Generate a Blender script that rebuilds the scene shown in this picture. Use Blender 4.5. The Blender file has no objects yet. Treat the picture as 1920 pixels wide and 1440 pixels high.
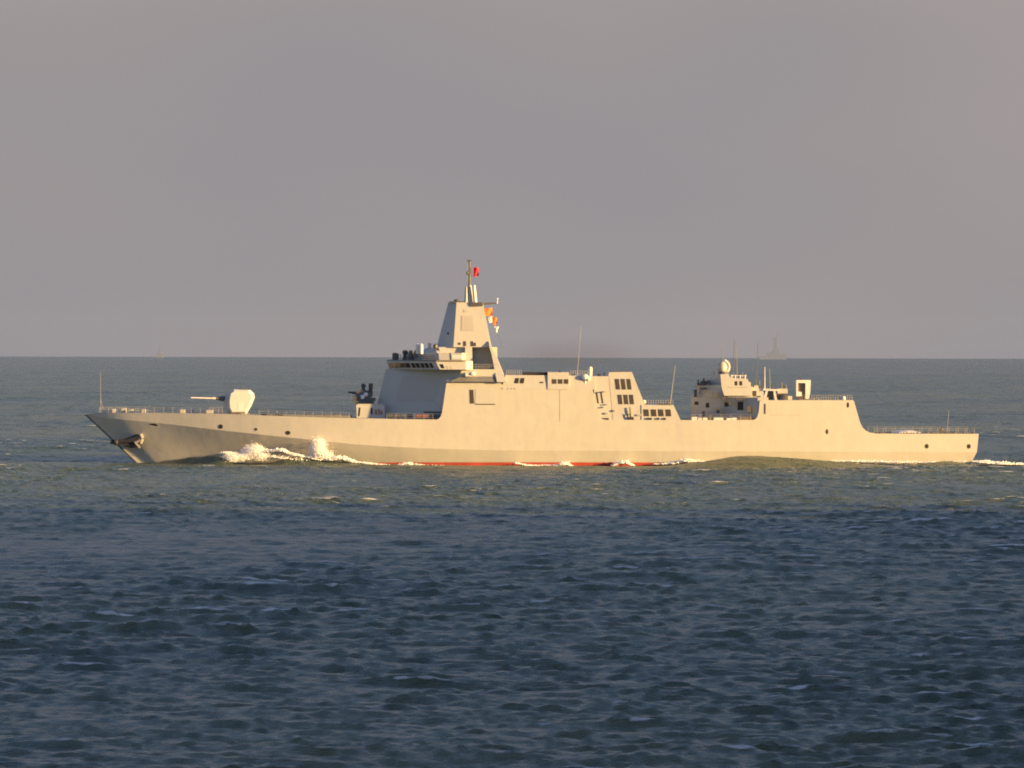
import bpy, bmesh, math, random
import numpy as np
from mathutils import Vector, Matrix, noise as mnoise

random.seed(7)
rng = np.random.default_rng(11)
SC = bpy.context.scene
COL = SC.collection

# ----------------------------------------------------------------------------------------------
# camera, sky, sun, exposure
# ----------------------------------------------------------------------------------------------
K = 1.074e-4            # radians of view per photograph pixel (photo is 1920 px wide)
EYE = 23.8              # camera height above the sea, metres
VE = 646.8              # photograph row of eye level
EARTH = 7.4e6           # effective earth radius (with refraction): the horizon dips a little
SHIP_Y = 1000.0         # distance of the warship's centreline

cam_d = bpy.data.cameras.new("camera")
cam = bpy.data.objects.new("camera", cam_d); COL.objects.link(cam)
cam_d.sensor_width = 36.0
cam_d.lens = 18.0 / (960 * K)
cam_d.clip_start = 1.0
cam_d.clip_end = 60000.0
cam.location = (0, 0, EYE)
cam.rotation_euler = (math.radians(90) - (720 - VE) * K, 0, 0)
cam.rotation_euler = (Matrix.Rotation(cam.rotation_euler.x, 3, 'X') @ Matrix.Rotation(math.radians(0.13), 3, 'Z')).to_euler()
SC.camera = cam
SC.render.resolution_x, SC.render.resolution_y = 1024, 768

SUN_EL, SUN_AZ = math.radians(8.0), math.radians(69.0)     # azimuth from "behind the camera" towards the right
to_sun = Vector((math.sin(SUN_AZ) * math.cos(SUN_EL), -math.cos(SUN_AZ) * math.cos(SUN_EL), math.sin(SUN_EL)))
sun_d = bpy.data.lights.new("sun", 'SUN')
sun_d.energy = 5.0
sun_d.angle = math.radians(0.9)
sun_d.color = (1.0, 0.61, 0.21)
sun = bpy.data.objects.new("sun", sun_d); COL.objects.link(sun)
sun.location = (600, -300, 300)
sun.rotation_euler = (-to_sun).to_track_quat('-Z', 'Y').to_euler()

SC.view_settings.view_transform = 'Standard'
SC.view_settings.look = 'None'
SC.view_settings.gamma = 1.0
SC.view_settings.exposure = 1.64
SC.render.engine = 'CYCLES'
SC.cycles.use_denoising = True
SC.cycles.denoising_prefilter = 'NONE'
SC.cycles.max_bounces = 6
SC.cycles.volume_bounces = 3
SC.cycles.volume_step_rate = 1.0
SC.cycles.filter_width = 1.9
SC.cycles.sample_clamp_indirect = 6.0

W = bpy.data.worlds.new("World"); SC.world = W; W.use_nodes = True
nt = W.node_tree; nd = nt.nodes; lk = nt.links
nd.clear()
w_out = nd.new('ShaderNodeOutputWorld'); w_bg = nd.new('ShaderNodeBackground'); w_bg.inputs['Strength'].default_value = 0.1
sky = nd.new('ShaderNodeTexSky'); sky.sky_type = 'NISHITA'; sky.sun_disc = False
sky.sun_elevation = SUN_EL
sky.sun_rotation = math.atan2(to_sun.x, to_sun.y)
sky.air_density = 1.0; sky.dust_density = 1.0; sky.ozone_density = 2.0
tc = nd.new('ShaderNodeTexCoord'); sep = nd.new('ShaderNodeSeparateXYZ')
lk.new(tc.outputs['Generated'], sep.inputs[0])
# a bank of thin high overcast that covers the lowest part of the sky and opens to blue higher up
cr = nd.new('ShaderNodeMapRange'); cr.interpolation_type = 'SMOOTHSTEP'
cr.inputs['From Min'].default_value = 0.07; cr.inputs['From Max'].default_value = 0.38
cr.inputs['To Min'].default_value = 1.0; cr.inputs['To Max'].default_value = 0.05
lk.new(sep.outputs['Z'], cr.inputs['Value'])
mp = nd.new('ShaderNodeMapping'); mp.inputs['Scale'].default_value = (5, 5, 12)
lk.new(tc.outputs['Generated'], mp.inputs['Vector'])
cn = nd.new('ShaderNodeTexNoise'); cn.inputs['Scale'].default_value = 1.5; cn.inputs['Detail'].default_value = 1.5; cn.inputs['Roughness'].default_value = 0.4
lk.new(mp.outputs[0], cn.inputs['Vector'])
ccol = nd.new('ShaderNodeValToRGB')
ccol.color_ramp.elements[0].position = 0.20; ccol.color_ramp.elements[0].color = (0.285, 0.282, 0.305, 1)
ccol.color_ramp.elements[1].position = 0.85; ccol.color_ramp.elements[1].color = (0.400, 0.350, 0.335, 1)
e = ccol.color_ramp.elements.new(0.5); e.color = (0.324, 0.298, 0.307, 1)
# the upper part of the bank is slightly warmer than the part lying on the horizon
vg = nd.new('ShaderNodeMapRange'); vg.inputs['From Min'].default_value = -0.01; vg.inputs['From Max'].default_value = 0.075
vg.inputs['To Min'].default_value = -0.14; vg.inputs['To Max'].default_value = 0.25
lk.new(sep.outputs['Z'], vg.inputs['Value'])
ad = nd.new('ShaderNodeMath'); ad.operation = 'ADD'
lk.new(cn.outputs['Fac'], ad.inputs[0]); lk.new(vg.outputs[0], ad.inputs[1])
lk.new(ad.outputs[0], ccol.inputs['Fac'])
csc = nd.new('ShaderNodeVectorMath'); csc.operation = 'SCALE'; csc.inputs['Scale'].default_value = 10.0 / 2 ** 1.64
lk.new(ccol.outputs['Color'], csc.inputs[0])
smul = nd.new('ShaderNodeVectorMath'); smul.operation = 'MULTIPLY'; smul.inputs[1].default_value = (0.89, 0.77, 0.89)
lk.new(sky.outputs['Color'], smul.inputs[0])
bk_r = nd.new('ShaderNodeMapRange'); bk_r.interpolation_type = 'SMOOTHSTEP'
bk_r.inputs['From Min'].default_value = -0.25; bk_r.inputs['From Max'].default_value = 0.45
bk_r.inputs['To Min'].default_value = 0.25; bk_r.inputs['To Max'].default_value = 1.0
lk.new(sep.outputs['Y'], bk_r.inputs['Value'])
bk_m = nd.new('ShaderNodeMath'); bk_m.operation = 'MULTIPLY'
lk.new(cr.outputs[0], bk_m.inputs[0]); lk.new(bk_r.outputs[0], bk_m.inputs[1])
wm = nd.new('ShaderNodeMix'); wm.data_type = 'RGBA'
lk.new(bk_m.outputs[0], wm.inputs['Factor']); lk.new(smul.outputs[0], wm.inputs['A']); lk.new(csc.outputs[0], wm.inputs['B'])
lk.new(wm.outputs['Result'], w_bg.inputs['Color']); lk.new(w_bg.outputs[0], w_out.inputs['Surface'])

# ----------------------------------------------------------------------------------------------
# materials
# ----------------------------------------------------------------------------------------------
def paint(name, col, rough=0.6, var=0.10, streak=0.0, scale=0.35, metallic=0.0, dirt=None):
    m = bpy.data.materials.new(name); m.use_nodes = True
    n = m.node_tree.nodes; l = m.node_tree.links
    b = n['Principled BSDF']; b.inputs['Roughness'].default_value = rough; b.inputs['Metallic'].default_value = metallic
    t = n.new('ShaderNodeTexCoord')
    no = n.new('ShaderNodeTexNoise'); no.inputs['Scale'].default_value = scale; no.inputs['Detail'].default_value = 6.0
    l.new(t.outputs['Object'], no.inputs['Vector'])
    mr = n.new('ShaderNodeMapRange'); mr.inputs['From Min'].default_value = 0.3; mr.inputs['From Max'].default_value = 0.7
    mr.inputs['To Min'].default_value = 1.0 - var; mr.inputs['To Max'].default_value = 1.0 + var
    l.new(no.outputs['Fac'], mr.inputs['Value'])
    fac = mr.outputs[0]
    if streak:
        mp = n.new('ShaderNodeMapping'); mp.inputs['Scale'].default_value = (0.9, 0.9, 0.06)
        l.new(t.outputs['Object'], mp.inputs['Vector'])
        n2 = n.new('ShaderNodeTexNoise'); n2.inputs['Scale'].default_value = 1.0; n2.inputs['Detail'].default_value = 5.0
        l.new(mp.outputs[0], n2.inputs['Vector'])
        m2 = n.new('ShaderNodeMapRange'); m2.inputs['From Min'].default_value = 0.3; m2.inputs['From Max'].default_value = 0.7
        m2.inputs['To Min'].default_value = 1.0 - streak; m2.inputs['To Max'].default_value = 1.0 + streak
        l.new(n2.outputs['Fac'], m2.inputs['Value'])
        mu = n.new('ShaderNodeMath'); mu.operation = 'MULTIPLY'
        l.new(fac, mu.inputs[0]); l.new(m2.outputs[0], mu.inputs[1]); fac = mu.outputs[0]
    sc = n.new('ShaderNodeVectorMath'); sc.operation = 'SCALE'; sc.inputs[0].default_value = col
    l.new(fac, sc.inputs['Scale'])
    last = sc.outputs[0]
    if dirt:      # rusty scuffs of their own irregular shape
        n3 = n.new('ShaderNodeTexNoise'); n3.inputs['Scale'].default_value = 0.55; n3.inputs['Detail'].default_value = 8.0; n3.inputs['Roughness'].default_value = 0.7
        mp3 = n.new('ShaderNodeMapping'); mp3.inputs['Scale'].default_value = (1.0, 1.0, 0.35)
        l.new(t.outputs['Object'], mp3.inputs['Vector']); l.new(mp3.outputs[0], n3.inputs['Vector'])
        m3 = n.new('ShaderNodeMapRange'); m3.inputs['From Min'].default_value = 0.62; m3.inputs['From Max'].default_value = 0.8
        m3.inputs['To Max'].default_value = 0.45
        l.new(n3.outputs['Fac'], m3.inputs['Value'])
        mx = n.new('ShaderNodeMix'); mx.data_type = 'RGBA'; mx.inputs['B'].default_value = (*dirt, 1)
        l.new(m3.outputs[0], mx.inputs['Factor']); l.new(last, mx.inputs['A']); last = mx.outputs['Result']
    l.new(last, b.inputs['Base Color'])
    if dirt or name.startswith('superstructure'):
        nb = n.new('ShaderNodeTexNoise'); nb.inputs['Scale'].default_value = .38; nb.inputs['Detail'].default_value = 3.0; l.new(t.outputs['Object'], nb.inputs['Vector'])
        bk = n.new('ShaderNodeTexBrick'); bk.inputs['Scale'].default_value = .13; bk.offset = 0.0; bk.inputs['Mortar Size'].default_value = .008; bk.inputs['Mortar Smooth'].default_value = 1.0
        bk.inputs['Color1'].default_value = (.5, .5, .5, 1); bk.inputs['Color2'].default_value = (.56, .56, .56, 1); bk.inputs['Mortar'].default_value = (.2, .2, .2, 1)
        mb_ = n.new('ShaderNodeMapping'); mb_.inputs['Rotation'].default_value = (math.radians(90), 0, 0); l.new(t.outputs['Object'], mb_.inputs[0]); l.new(mb_.outputs[0], bk.inputs['Vector'])
        am = n.new('ShaderNodeMath'); am.operation = 'MULTIPLY_ADD'; am.inputs[1].default_value = .12; l.new(bk.outputs['Color'], am.inputs[0]); l.new(nb.outputs['Fac'], am.inputs[2])
        bp = n.new('ShaderNodeBump'); bp.inputs['Strength'].default_value = 1.0; bp.inputs['Distance'].default_value = .055; l.new(am.outputs[0], bp.inputs['Height']); l.new(bp.outputs[0], b.inputs['Normal'])
    return m

GREY = paint('navy_grey_paint', (0.45, 0.445, 0.395), 0.55, 0.03, 0.025, dirt=(0.30, 0.22, 0.16))
GREY2 = paint('superstructure_grey_paint', (0.44, 0.44, 0.40), 0.55, 0.03, 0.02)
LIGHT = paint('pale_grey_paint', (0.66, 0.66, 0.64), 0.5, 0.03)
WHITE = paint('white_paint', (0.60, 0.595, 0.575), 0.5, 0.03)
DECK = paint('deck_grey_paint', (0.16, 0.165, 0.16), 0.8, 0.15)
RED = paint('red_antifouling_paint', (0.42, 0.065, 0.045), 0.6, 0.2, 0.1)
DARK = paint('dark_opening', (0.018, 0.016, 0.014), 0.7, 0.2)
LOUVRE = paint('dark_louvre_metal', (0.045, 0.036, 0.026), 0.6, 0.15)
GLASS = paint('bridge_window_glass', (0.010, 0.012, 0.014), 0.12, 0.1)
STEEL = paint('dark_steel', (0.10, 0.10, 0.10), 0.5, 0.2, metallic=0.3)
ANCHOR_SHADE = paint('anchor_shade_blue', (0.014, 0.018, 0.028), 0.7, 0.15)  # shade on the bow-facing anchor pod and shank, put into the colour
WHIPGREY = paint('antenna_grey', (0.24, 0.24, 0.24), 0.6, 0.1)
CRADLE = paint('brown_grey_steel', (0.14, 0.115, 0.095), 0.7, 0.2)
RUST = paint('rusty_anchor_steel', (0.30, 0.26, 0.22), 0.7, 0.35)
PANEL = paint('radar_panel_grey', (0.40, 0.385, 0.35), 0.5, 0.03)
REDP = paint('red_fire_gear', (0.24, 0.09, 0.065), 0.5, 0.2)
FLAGRED = paint('red_bunting', (0.42, 0.015, 0.03), 0.8, 0.1)
FLAGORANGE = paint('orange_bunting', (0.58, 0.17, 0.03), 0.8, 0.1)
FLAGWHITE = paint('white_bunting', (0.8, 0.8, 0.78), 0.8, 0.05)
FAR_HAZED = paint('haze_faded_ship_grey', (0.12, 0.165, 0.30), 0.7, 0.1)  # fading through distant haze is mixed into this blue-grey
FAR_HAZED_PALE = paint('haze_faded_vessel_grey', (0.13, 0.17, 0.30), 0.7, 0.1)  # same for the smaller vessel: haze painted in, slightly paler
SHADE_HILL = paint('shade_hill_scrub', (0.08, 0.085, 0.05), 0.9, 0.5, scale=0.03)

# ----------------------------------------------------------------------------------------------
# helpers
# ----------------------------------------------------------------------------------------------
def link(name, me, mat=None, parent=None, smooth=False):
    o = bpy.data.objects.new(name, me); COL.objects.link(o)
    if mat is not None: me.materials.append(mat)
    if parent is not None: o.parent = parent
    if smooth:
        me.polygons.foreach_set('use_smooth', [True] * len(me.polygons))
    return o

def tag(o, label=None, cat=None, group=None, kind=None):
    if label: o['label'] = label
    if cat: o['category'] = cat
    if group: o['group'] = group
    if kind: o['kind'] = kind
    return o

class MB:
    """collects shapes for one mesh"""
    def __init__(s): s.v = []; s.f = []; s.cuts = []
    def add(s, v, f):
        s.cuts.append((len(s.v), len(s.f)))
        n = len(s.v); s.v += [tuple(p) for p in v]; s.f += [tuple(i + n for i in q) for q in f]; return s
    def box(s, x0, x1, y0, y1, z0, z1):
        v = [(x, y, z) for z in (z0, z1) for x, y in ((x0, y0), (x1, y0), (x1, y1), (x0, y1))]
        return s.add(v, [(3, 2, 1, 0), (4, 5, 6, 7), (0, 1, 5, 4), (1, 2, 6, 5), (2, 3, 7, 6), (3, 0, 4, 7)])
    def hexa(s, lo, hi):           # loft between two same-length polygons
        n = len(lo)
        return s.add(list(lo) + list(hi), [tuple(range(n - 1, -1, -1)), tuple(range(n, 2 * n))] +
                     [(i, (i + 1) % n, n + (i + 1) % n, n + i) for i in range(n)])
    def tube(s, a, b, r0, r1=None, n=8):
        a = Vector(a); b = Vector(b); r1 = r0 if r1 is None else r1
        d = (b - a).normalized(); q = d.to_track_quat('Z', 'Y')
        ring = [q @ Vector((math.cos(t), math.sin(t), 0)) for t in [2 * math.pi * i / n for i in range(n)]]
        return s.hexa([a + p * r0 for p in ring], [b + p * r1 for p in ring])
    def path(s, pts, r, n=6):
        for a, b in zip(pts, pts[1:]): s.tube(a, b, r, r, n)
        return s
    def ball(s, c, r, sx=1, sy=1, sz=1, seg=14, rings=9, lump=0, seed=0):
        v = []; f = []
        for i in range(rings + 1):
            th = math.pi * i / rings
            for j in range(seg):
                ph = 2 * math.pi * j / seg
                p = Vector((math.sin(th) * math.cos(ph), math.sin(th) * math.sin(ph), math.cos(th)))
                k = 1 + (lump * mnoise.noise(p * 1.7 + Vector((seed, seed * .7, 0))) if lump else 0)
                v.append((c[0] + p.x * r * sx * k, c[1] + p.y * r * sy * k, c[2] + p.z * r * sz * k))
        for i in range(rings):
            for j in range(seg):
                f.append((i * seg + j, i * seg + (j + 1) % seg, (i + 1) * seg + (j + 1) % seg, (i + 1) * seg + j))
        return s.add(v, f)
    def build(s, name, mat, parent=None, smooth=False, bevel=0.0):
        me = bpy.data.meshes.new(name); me.from_pydata(s.v, [], s.f)
        bm = bmesh.new(); bm.from_mesh(me)
        bmesh.ops.remove_doubles(bm, verts=bm.verts, dist=1e-4)
        bmesh.ops.recalc_face_normals(bm, faces=bm.faces)
        bm.normal_update()
        if bevel: bmesh.ops.bevel(bm, geom=bm.edges[:], offset=bevel, segments=1, affect='EDGES')
        bm.to_mesh(me); bm.free(); me.validate(); me.update()
        return link(name, me, mat, parent, smooth)

def X(u, y=-8.0): return (u - 960) * K * (SHIP_Y + y)
def Z(v, y=-8.0): return EYE - (v - VE) * K * (SHIP_Y + y)
def P(u, v, y): return (X(u, y), y, Z(v, y))

def elev(mb, poly, yb, yt=None, vb=None, vt=None, yref=None):
    """side-elevation outline made solid across the ship, its sides leaning in from yb to yt"""
    yt = yb if yt is None else yt
    vs = [p[1] for p in poly]; vb = max(vs) if vb is None else vb; vt = min(vs) if vt is None else vt
    yr = -(yb if yref is None else yref)
    def hy(v): return yb + (yt - yb) * (vb - v) / max(vb - vt, 1e-6)
    near = [(X(u, yr), -hy(v), Z(v, yr)) for u, v in poly]; far = [(x, -y, z) for x, y, z in near]
    return mb.hexa(near, far)

def plan(mb, half_lo, half_hi, v_lo, v_hi, yref=-7.0):
    """plan outline (port half: u, half-breadth) lofted from row v_lo up to v_hi"""
    def ring(h, v):
        near = [(X(u, yref), -w, Z(v, yref)) for u, w in h]
        far = [(X(u, yref), w, Z(v, yref)) for u, w in reversed(h)]
        return near + far
    return mb.hexa(ring(half_lo, v_lo), ring(half_hi, v_hi))

def lerp(a, b, t): return Vector(a) * (1 - t) + Vector(b) * t
def patch(mb, quad, s0, s1, t0, t1, out=0.04, deep=0.05):
    """thin raised plate on a quad face (bottom-left, bottom-right, top-right, top-left), standing proud by out"""
    a, b, c, d = [Vector(q) for q in quad]
    nrm = (b - a).cross(d - a).normalized()
    if nrm.y > 0: nrm = -nrm
    pt = lambda s, t: lerp(lerp(a, b, s), lerp(d, c, s), t)
    base = [pt(s0, t0), pt(s1, t0), pt(s1, t1), pt(s0, t1)]
    return mb.hexa([p - nrm * deep for p in base], [p + nrm * out for p in base])

# ----------------------------------------------------------------------------------------------
# the sea: one curved sheet out past the horizon, with real waves where the picture can see them
# ----------------------------------------------------------------------------------------------
HALF = math.radians(10.5)
def build_sea():
    ang = np.concatenate([np.linspace(-math.pi, -HALF - .03, 64, endpoint=False), np.linspace(-HALF - .03, -HALF, 6, endpoint=False),
                          np.linspace(-HALF, HALF, 1420), np.linspace(HALF, HALF + .03, 7)[1:], np.linspace(HALF + .03, math.pi, 65)[1:-1]])
    rr = [4.0, 12, 25, 40, 60, 90, 120, 150, 180, 205]; r = 225.0
    while r < 23000:
        rr.append(r)
        dr = max(0.36, r * 0.0014)
        if 560 < r < 1020: dr = .85
        if r > 4500: dr = r * 0.005
        r += dr
    rr = np.array(rr); nr, na = len(rr), len(ang)
    drr = np.gradient(rr)
    # wave components
    N = 130
    lam = np.exp(np.linspace(math.log(0.65), math.log(60), N)) * rng.uniform(.95, 1.05, N)
    th = rng.normal(0, 0.46, N) + math.radians(190)        # travel direction, spread about "towards the camera, a bit from the right"
    th = np.where(lam > 26, math.radians(196) + (th - math.radians(190)) * .7, th)
    kx = 2 * math.pi / lam * np.sin(th); ky = 2 * math.pi / lam * np.cos(th)
    amp = 0.0105 * lam * np.where(lam < 2.0, 1.0, (2.0 / lam) ** .76) * np.where(lam < 35, 1.0, (35 / lam) ** 1.5) * rng.uniform(.6, 1.35, N)
    ph = rng.uniform(0, 2 * math.pi, N)
    co = np.zeros((nr, na, 3), np.float32); foam = np.zeros((nr, na), np.float32)
    sa, ca = np.sin(ang), np.cos(ang)
    wa = np.clip((HALF + .03 - np.abs(ang)) / .03, 0, 1)
    for i0 in range(0, nr, 48):
        i1 = min(nr, i0 + 48)
        R = rr[i0:i1, None]
        x = (R * sa[None]).astype(np.float32); y = (R * ca[None]).astype(np.float32)
        hz = np.zeros_like(x); dx = np.zeros_like(x); dy = np.zeros_like(x); jac = np.zeros_like(x)
        D = drr[i0:i1]
        env = (wa[None] * np.clip((R - 120) / 90, 0, 1)).astype(np.float32)
        # groups: waves come in sets, calmer and rougher patches
        grp = (1 + .28 * np.sin(x / 61 + y / 133 + 1.3) * np.sin(y / 87 - x / 171 + .4) + .18 * np.sin(x / 23 - y / 47)).astype(np.float32)
        for j in range(N):
            w = np.clip((lam[j] / max(abs(math.cos(th[j])), .25) / (1.5 * D) - 1.0) / .8, 0, 1)
            if w.max() <= 0: continue
            p = (kx[j] * x + ky[j] * y + ph[j]).astype(np.float32)
            s, c = np.sin(p), np.cos(p)
            a = (amp[j] * w[:, None]).astype(np.float32)
            hz += a * s
            kk = 2 * math.pi / lam[j]
            dx += a * c * (kx[j] / kk) * .9; dy += a * c * (ky[j] / kk) * .9
            if lam[j] > 2.2: jac += a * kk * s
        fo = jac * grp
        hz *= grp * env; dx *= env * grp; dy *= env * grp
        X0 = x; Y0 = y - SHIP_Y
        # swells that stand against the hull, and the bank of water pushed up by the bow
        def g(px, yy, hx, sx, sy):
            xx = (px - 960) * K * (SHIP_Y + yy)
            return hx * np.exp(-((X0 - xx) / sx) ** 2 - ((Y0 - yy) / sy) ** 2)
        near = np.exp(-((Y0 + 12) / 22) ** 2) * (np.abs(X0) < 130)
        hz = hz * (1 - .55 * near)
        hz += g(1440, -19, 1.55, 10.5, 6.5) + g(1370, -17, .8, 6, 5) + g(1545, -17, .55, 6, 5) + g(1770, -15, 1.0, 6, 5)
        hz += g(560, -12.5, 1.2, 5.0, 4) + g(640, -13, .5, 4, 4)
        def ridge(ua, ya, ub, yb, h0, h1, wd):
            xa, xb = (ua - 960) * K * (SHIP_Y + ya), (ub - 960) * K * (SHIP_Y + yb)
            L = math.hypot(xb - xa, yb - ya); ex, ey = (xb - xa) / L, (yb - ya) / L
            t = ((X0 - xa) * ex + (Y0 - ya) * ey) / L; d = -(X0 - xa) * ey + (Y0 - ya) * ex
            return (h0 + (h1 - h0) * np.clip(t, 0, 1)) * np.exp(-(d / wd) ** 2) * np.clip(t * 4 + .6, 0, 1) * np.clip((1.12 - t) / .2, 0, 1)
        hz += ridge(296, -1.5, 420, -14.5, .3, 2.0, 2.0)
        hz += g(1290, -14, .45, 5, 4) - g(1180, -13, .35, 12, 6) - g(900, -13, .25, 16, 6)
        z = hz - R * R / (2 * EARTH)
        co[i0:i1, :, 0] = x + dx; co[i0:i1, :, 1] = y + dy; co[i0:i1, :, 2] = z
        rms = np.sqrt((fo[:, np.abs(ang) < HALF] ** 2).mean(1) + 1e-9)[:, None]
        foam[i0:i1] = fo / rms * env * np.clip((2200 - R) / 900, 0, 1)
    idx = np.arange(nr * na).reshape(nr, na)
    nx = np.roll(idx, -1, axis=1)
    q = np.stack([idx[:-1], idx[1:], nx[1:], nx[:-1]], -1).reshape(-1, 4)[:, ::-1]
    me = bpy.data.meshes.new('sea')
    nv = nr * na
    me.vertices.add(nv); me.vertices.foreach_set('co', co.reshape(-1))
    me.loops.add(q.size); me.loops.foreach_set('vertex_index', q.reshape(-1).astype(np.int32))
    me.polygons.add(len(q)); me.polygons.foreach_set('loop_start', np.arange(0, q.size, 4, dtype=np.int32))
    me.polygons.foreach_set('use_smooth', np.ones(len(q), bool))
    me.update(calc_edges=True)
    at = me.attributes.new('foam', 'FLOAT', 'POINT'); at.data.foreach_set('value', foam.reshape(-1))
    vis = foam[:, np.abs(ang) < HALF]
    print('sea', nr, na, 'foam pct', np.percentile(vis, [50, 90, 99, 99.5, 99.9]))
    return me, nr, na

def sea_material():
    m = bpy.data.materials.new('sea_water'); m.use_nodes = True
    n = m.node_tree.nodes; l = m.node_tree.links
    b = n['Principled BSDF']
    b.inputs['Roughness'].default_value = 0.27; b.inputs['IOR'].default_value = 1.54
    geo = n.new('ShaderNodeNewGeometry')
    # silt in the water: greener and browner patches
    mp = n.new('ShaderNodeMapping'); mp.inputs['Scale'].default_value = (.012, .006, .012); l.new(geo.outputs['Position'], mp.inputs['Vector'])
    n1 = n.new('ShaderNodeTexNoise'); n1.inputs['Scale'].default_value = 1.0; n1.inputs['Detail'].default_value = 5.0; l.new(mp.outputs[0], n1.inputs['Vector'])
    r1 = n.new('ShaderNodeValToRGB'); l.new(n1.outputs['Fac'], r1.inputs['Fac'])
    r1.color_ramp.elements[0].position = .36; r1.color_ramp.elements[0].color = (0.047, 0.080, 0.056, 1)
    r1.color_ramp.elements[1].position = .66; r1.color_ramp.elements[1].color = (0.093, 0.120, 0.058, 1)
    # whitecaps
    at = n.new('ShaderNodeAttribute'); at.attribute_name = 'foam'
    n2 = n.new('ShaderNodeTexNoise'); n2.inputs['Scale'].default_value = 0.55; n2.inputs['Detail'].default_value = 7.0; n2.inputs['Roughness'].default_value = .7
    l.new(geo.outputs['Position'], n2.inputs['Vector'])
    a1 = n.new('ShaderNodeMath'); a1.operation = 'MULTIPLY_ADD'; a1.inputs[1].default_value = 3.2; l.new(n2.outputs['Fac'], a1.inputs[0]); l.new(at.outputs['Fac'], a1.inputs[2])
    a2 = n.new('ShaderNodeMapRange'); a2.inputs['From Min'].default_value = 3.8; a2.inputs['From Max'].default_value = 4.35; a2.inputs['To Max'].default_value = 0.85
    l.new(a1.outputs[0], a2.inputs['Value'])
    mx = n.new('ShaderNodeMix'); mx.data_type = 'RGBA'; mx.inputs['B'].default_value = (.72, .74, .74, 1)
    l.new(a2.outputs[0], mx.inputs['Factor']); l.new(r1.outputs['Color'], mx.inputs['A']); l.new(mx.outputs['Result'], b.inputs['Base Color'])
    rm = n.new('ShaderNodeMapRange'); rm.inputs['To Min'].default_value = .27; rm.inputs['To Max'].default_value = .8
    l.new(a2.outputs[0], rm.inputs['Value']); l.new(rm.outputs[0], b.inputs['Roughness'])
    # ripples too small for the mesh
    mp2 = n.new('ShaderNodeMapping'); mp2.inputs['Scale'].default_value = (.5, 1.0, 1.0); mp2.inputs['Rotation'].default_value = (0, 0, math.radians(-14))
    l.new(geo.outputs['Position'], mp2.inputs['Vector'])
    n3 = n.new('ShaderNodeTexNoise'); n3.inputs['Scale'].default_value = .42; n3.inputs['Detail'].default_value = 10.0; n3.inputs['Roughness'].default_value = .72
    l.new(mp2.outputs[0], n3.inputs['Vector'])
    n4 = n.new('ShaderNodeTexNoise'); n4.inputs['Scale'].default_value = .07; n4.inputs['Detail'].default_value = 6.0; n4.inputs['Roughness'].default_value = .6
    l.new(mp2.outputs[0], n4.inputs['Vector'])
    bp0 = n.new('ShaderNodeBump'); bp0.inputs['Strength'].default_value = .8; bp0.inputs['Distance'].default_value = 7.0
    l.new(n4.outputs['Fac'], bp0.inputs['Height'])
    bp = n.new('ShaderNodeBump'); l.new(bp0.outputs[0], bp.inputs['Normal']); bp.inputs['Strength'].default_value = .8; bp.inputs['Distance'].default_value = 1.7
    l.new(n3.outputs['Fac'], bp.inputs['Height']); l.new(bp.outputs[0], b.inputs['Normal'])
    return m

sea_me, NR, NA = build_sea()
sea = link('sea', sea_me, sea_material()); tag(sea, kind='structure')

# added unseen high ground right of the view, shaped to shade the near water
def build_shade_hill():
    nx_, ny_ = 240, 240
    x0, x1, y0, y1 = 230, 1250, -420, 510
    v = []; f = []
    for j in range(ny_):
        for i in range(nx_):
            x = x0 + (x1 - x0) * i / (nx_ - 1); y = y0 + (y1 - y0) * j / (ny_ - 1)
            ex = min((x - x0) / 160, (x1 - x) / 60); ey = min((y - y0) / 160, (y1 - y) / 60)
            e_ = max(0, min(1, min(ex, ey))); e_ = e_ * e_ * (3 - 2 * e_)
            p = x * math.cos(SUN_AZ) + y * math.sin(SUN_AZ)      # ridges laid along the sun's rays, so the cast shadow edge is ragged
            top = 110 + 40 * mnoise.noise(Vector((p / 17, 3.1, 0))) + 22 * mnoise.noise(Vector((p / 6.5, 9.0, 0))) + 4 * mnoise.noise(Vector((x / 30, y / 30, 2)))
            z = -6 + e_ * (top + 6) + (1 - e_) * e_ * 22 * mnoise.noise(Vector((x / 40, y / 40, 0)))
            v.append((x, y, z))
    for j in range(ny_ - 1):
        for i in range(nx_ - 1):
            a = j * nx_ + i; f.append((a, a + 1, a + nx_ + 1, a + nx_))
    rim = [i for i in range(nx_)] + [j * nx_ + nx_ - 1 for j in range(1, ny_)] + [(ny_ - 1) * nx_ + i for i in range(nx_ - 2, -1, -1)] + [j * nx_ for j in range(ny_ - 2, 0, -1)]
    f.append(tuple(reversed(rim)))
    me = bpy.data.meshes.new('shade_hill'); me.from_pydata(v, [], f); me.update()
    return tag(link('shade_hill', me, SHADE_HILL), kind='structure')
build_shade_hill()

# ----------------------------------------------------------------------------------------------
# the warship
# ----------------------------------------------------------------------------------------------
ship = bpy.data.objects.new('warship', None); COL.objects.link(ship); ship.location = (0, SHIP_Y, 0)
tag(ship, 'large grey warship with stepped superstructure and pyramid mast, sunlit broadside on the water', 'warship')

def part(mb, name, mat, parent=None, label=None, smooth=False):
    o = mb.build(name, mat, parent or ship, smooth)
    if label: o['label'] = label
    return o

def parts(mb, name, mat, parent=None, label=None):
    """every shape collected in mb becomes a part of its own"""
    cuts = mb.cuts + [(len(mb.v), len(mb.f))]
    for (v0, f0), (v1, f1) in zip(cuts, cuts[1:]):
        m = MB(); m.add(mb.v[v0:v1], [tuple(i - v0 for i in q) for q in mb.f[f0:f1]]); part(m, name, mat, parent, label)

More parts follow.
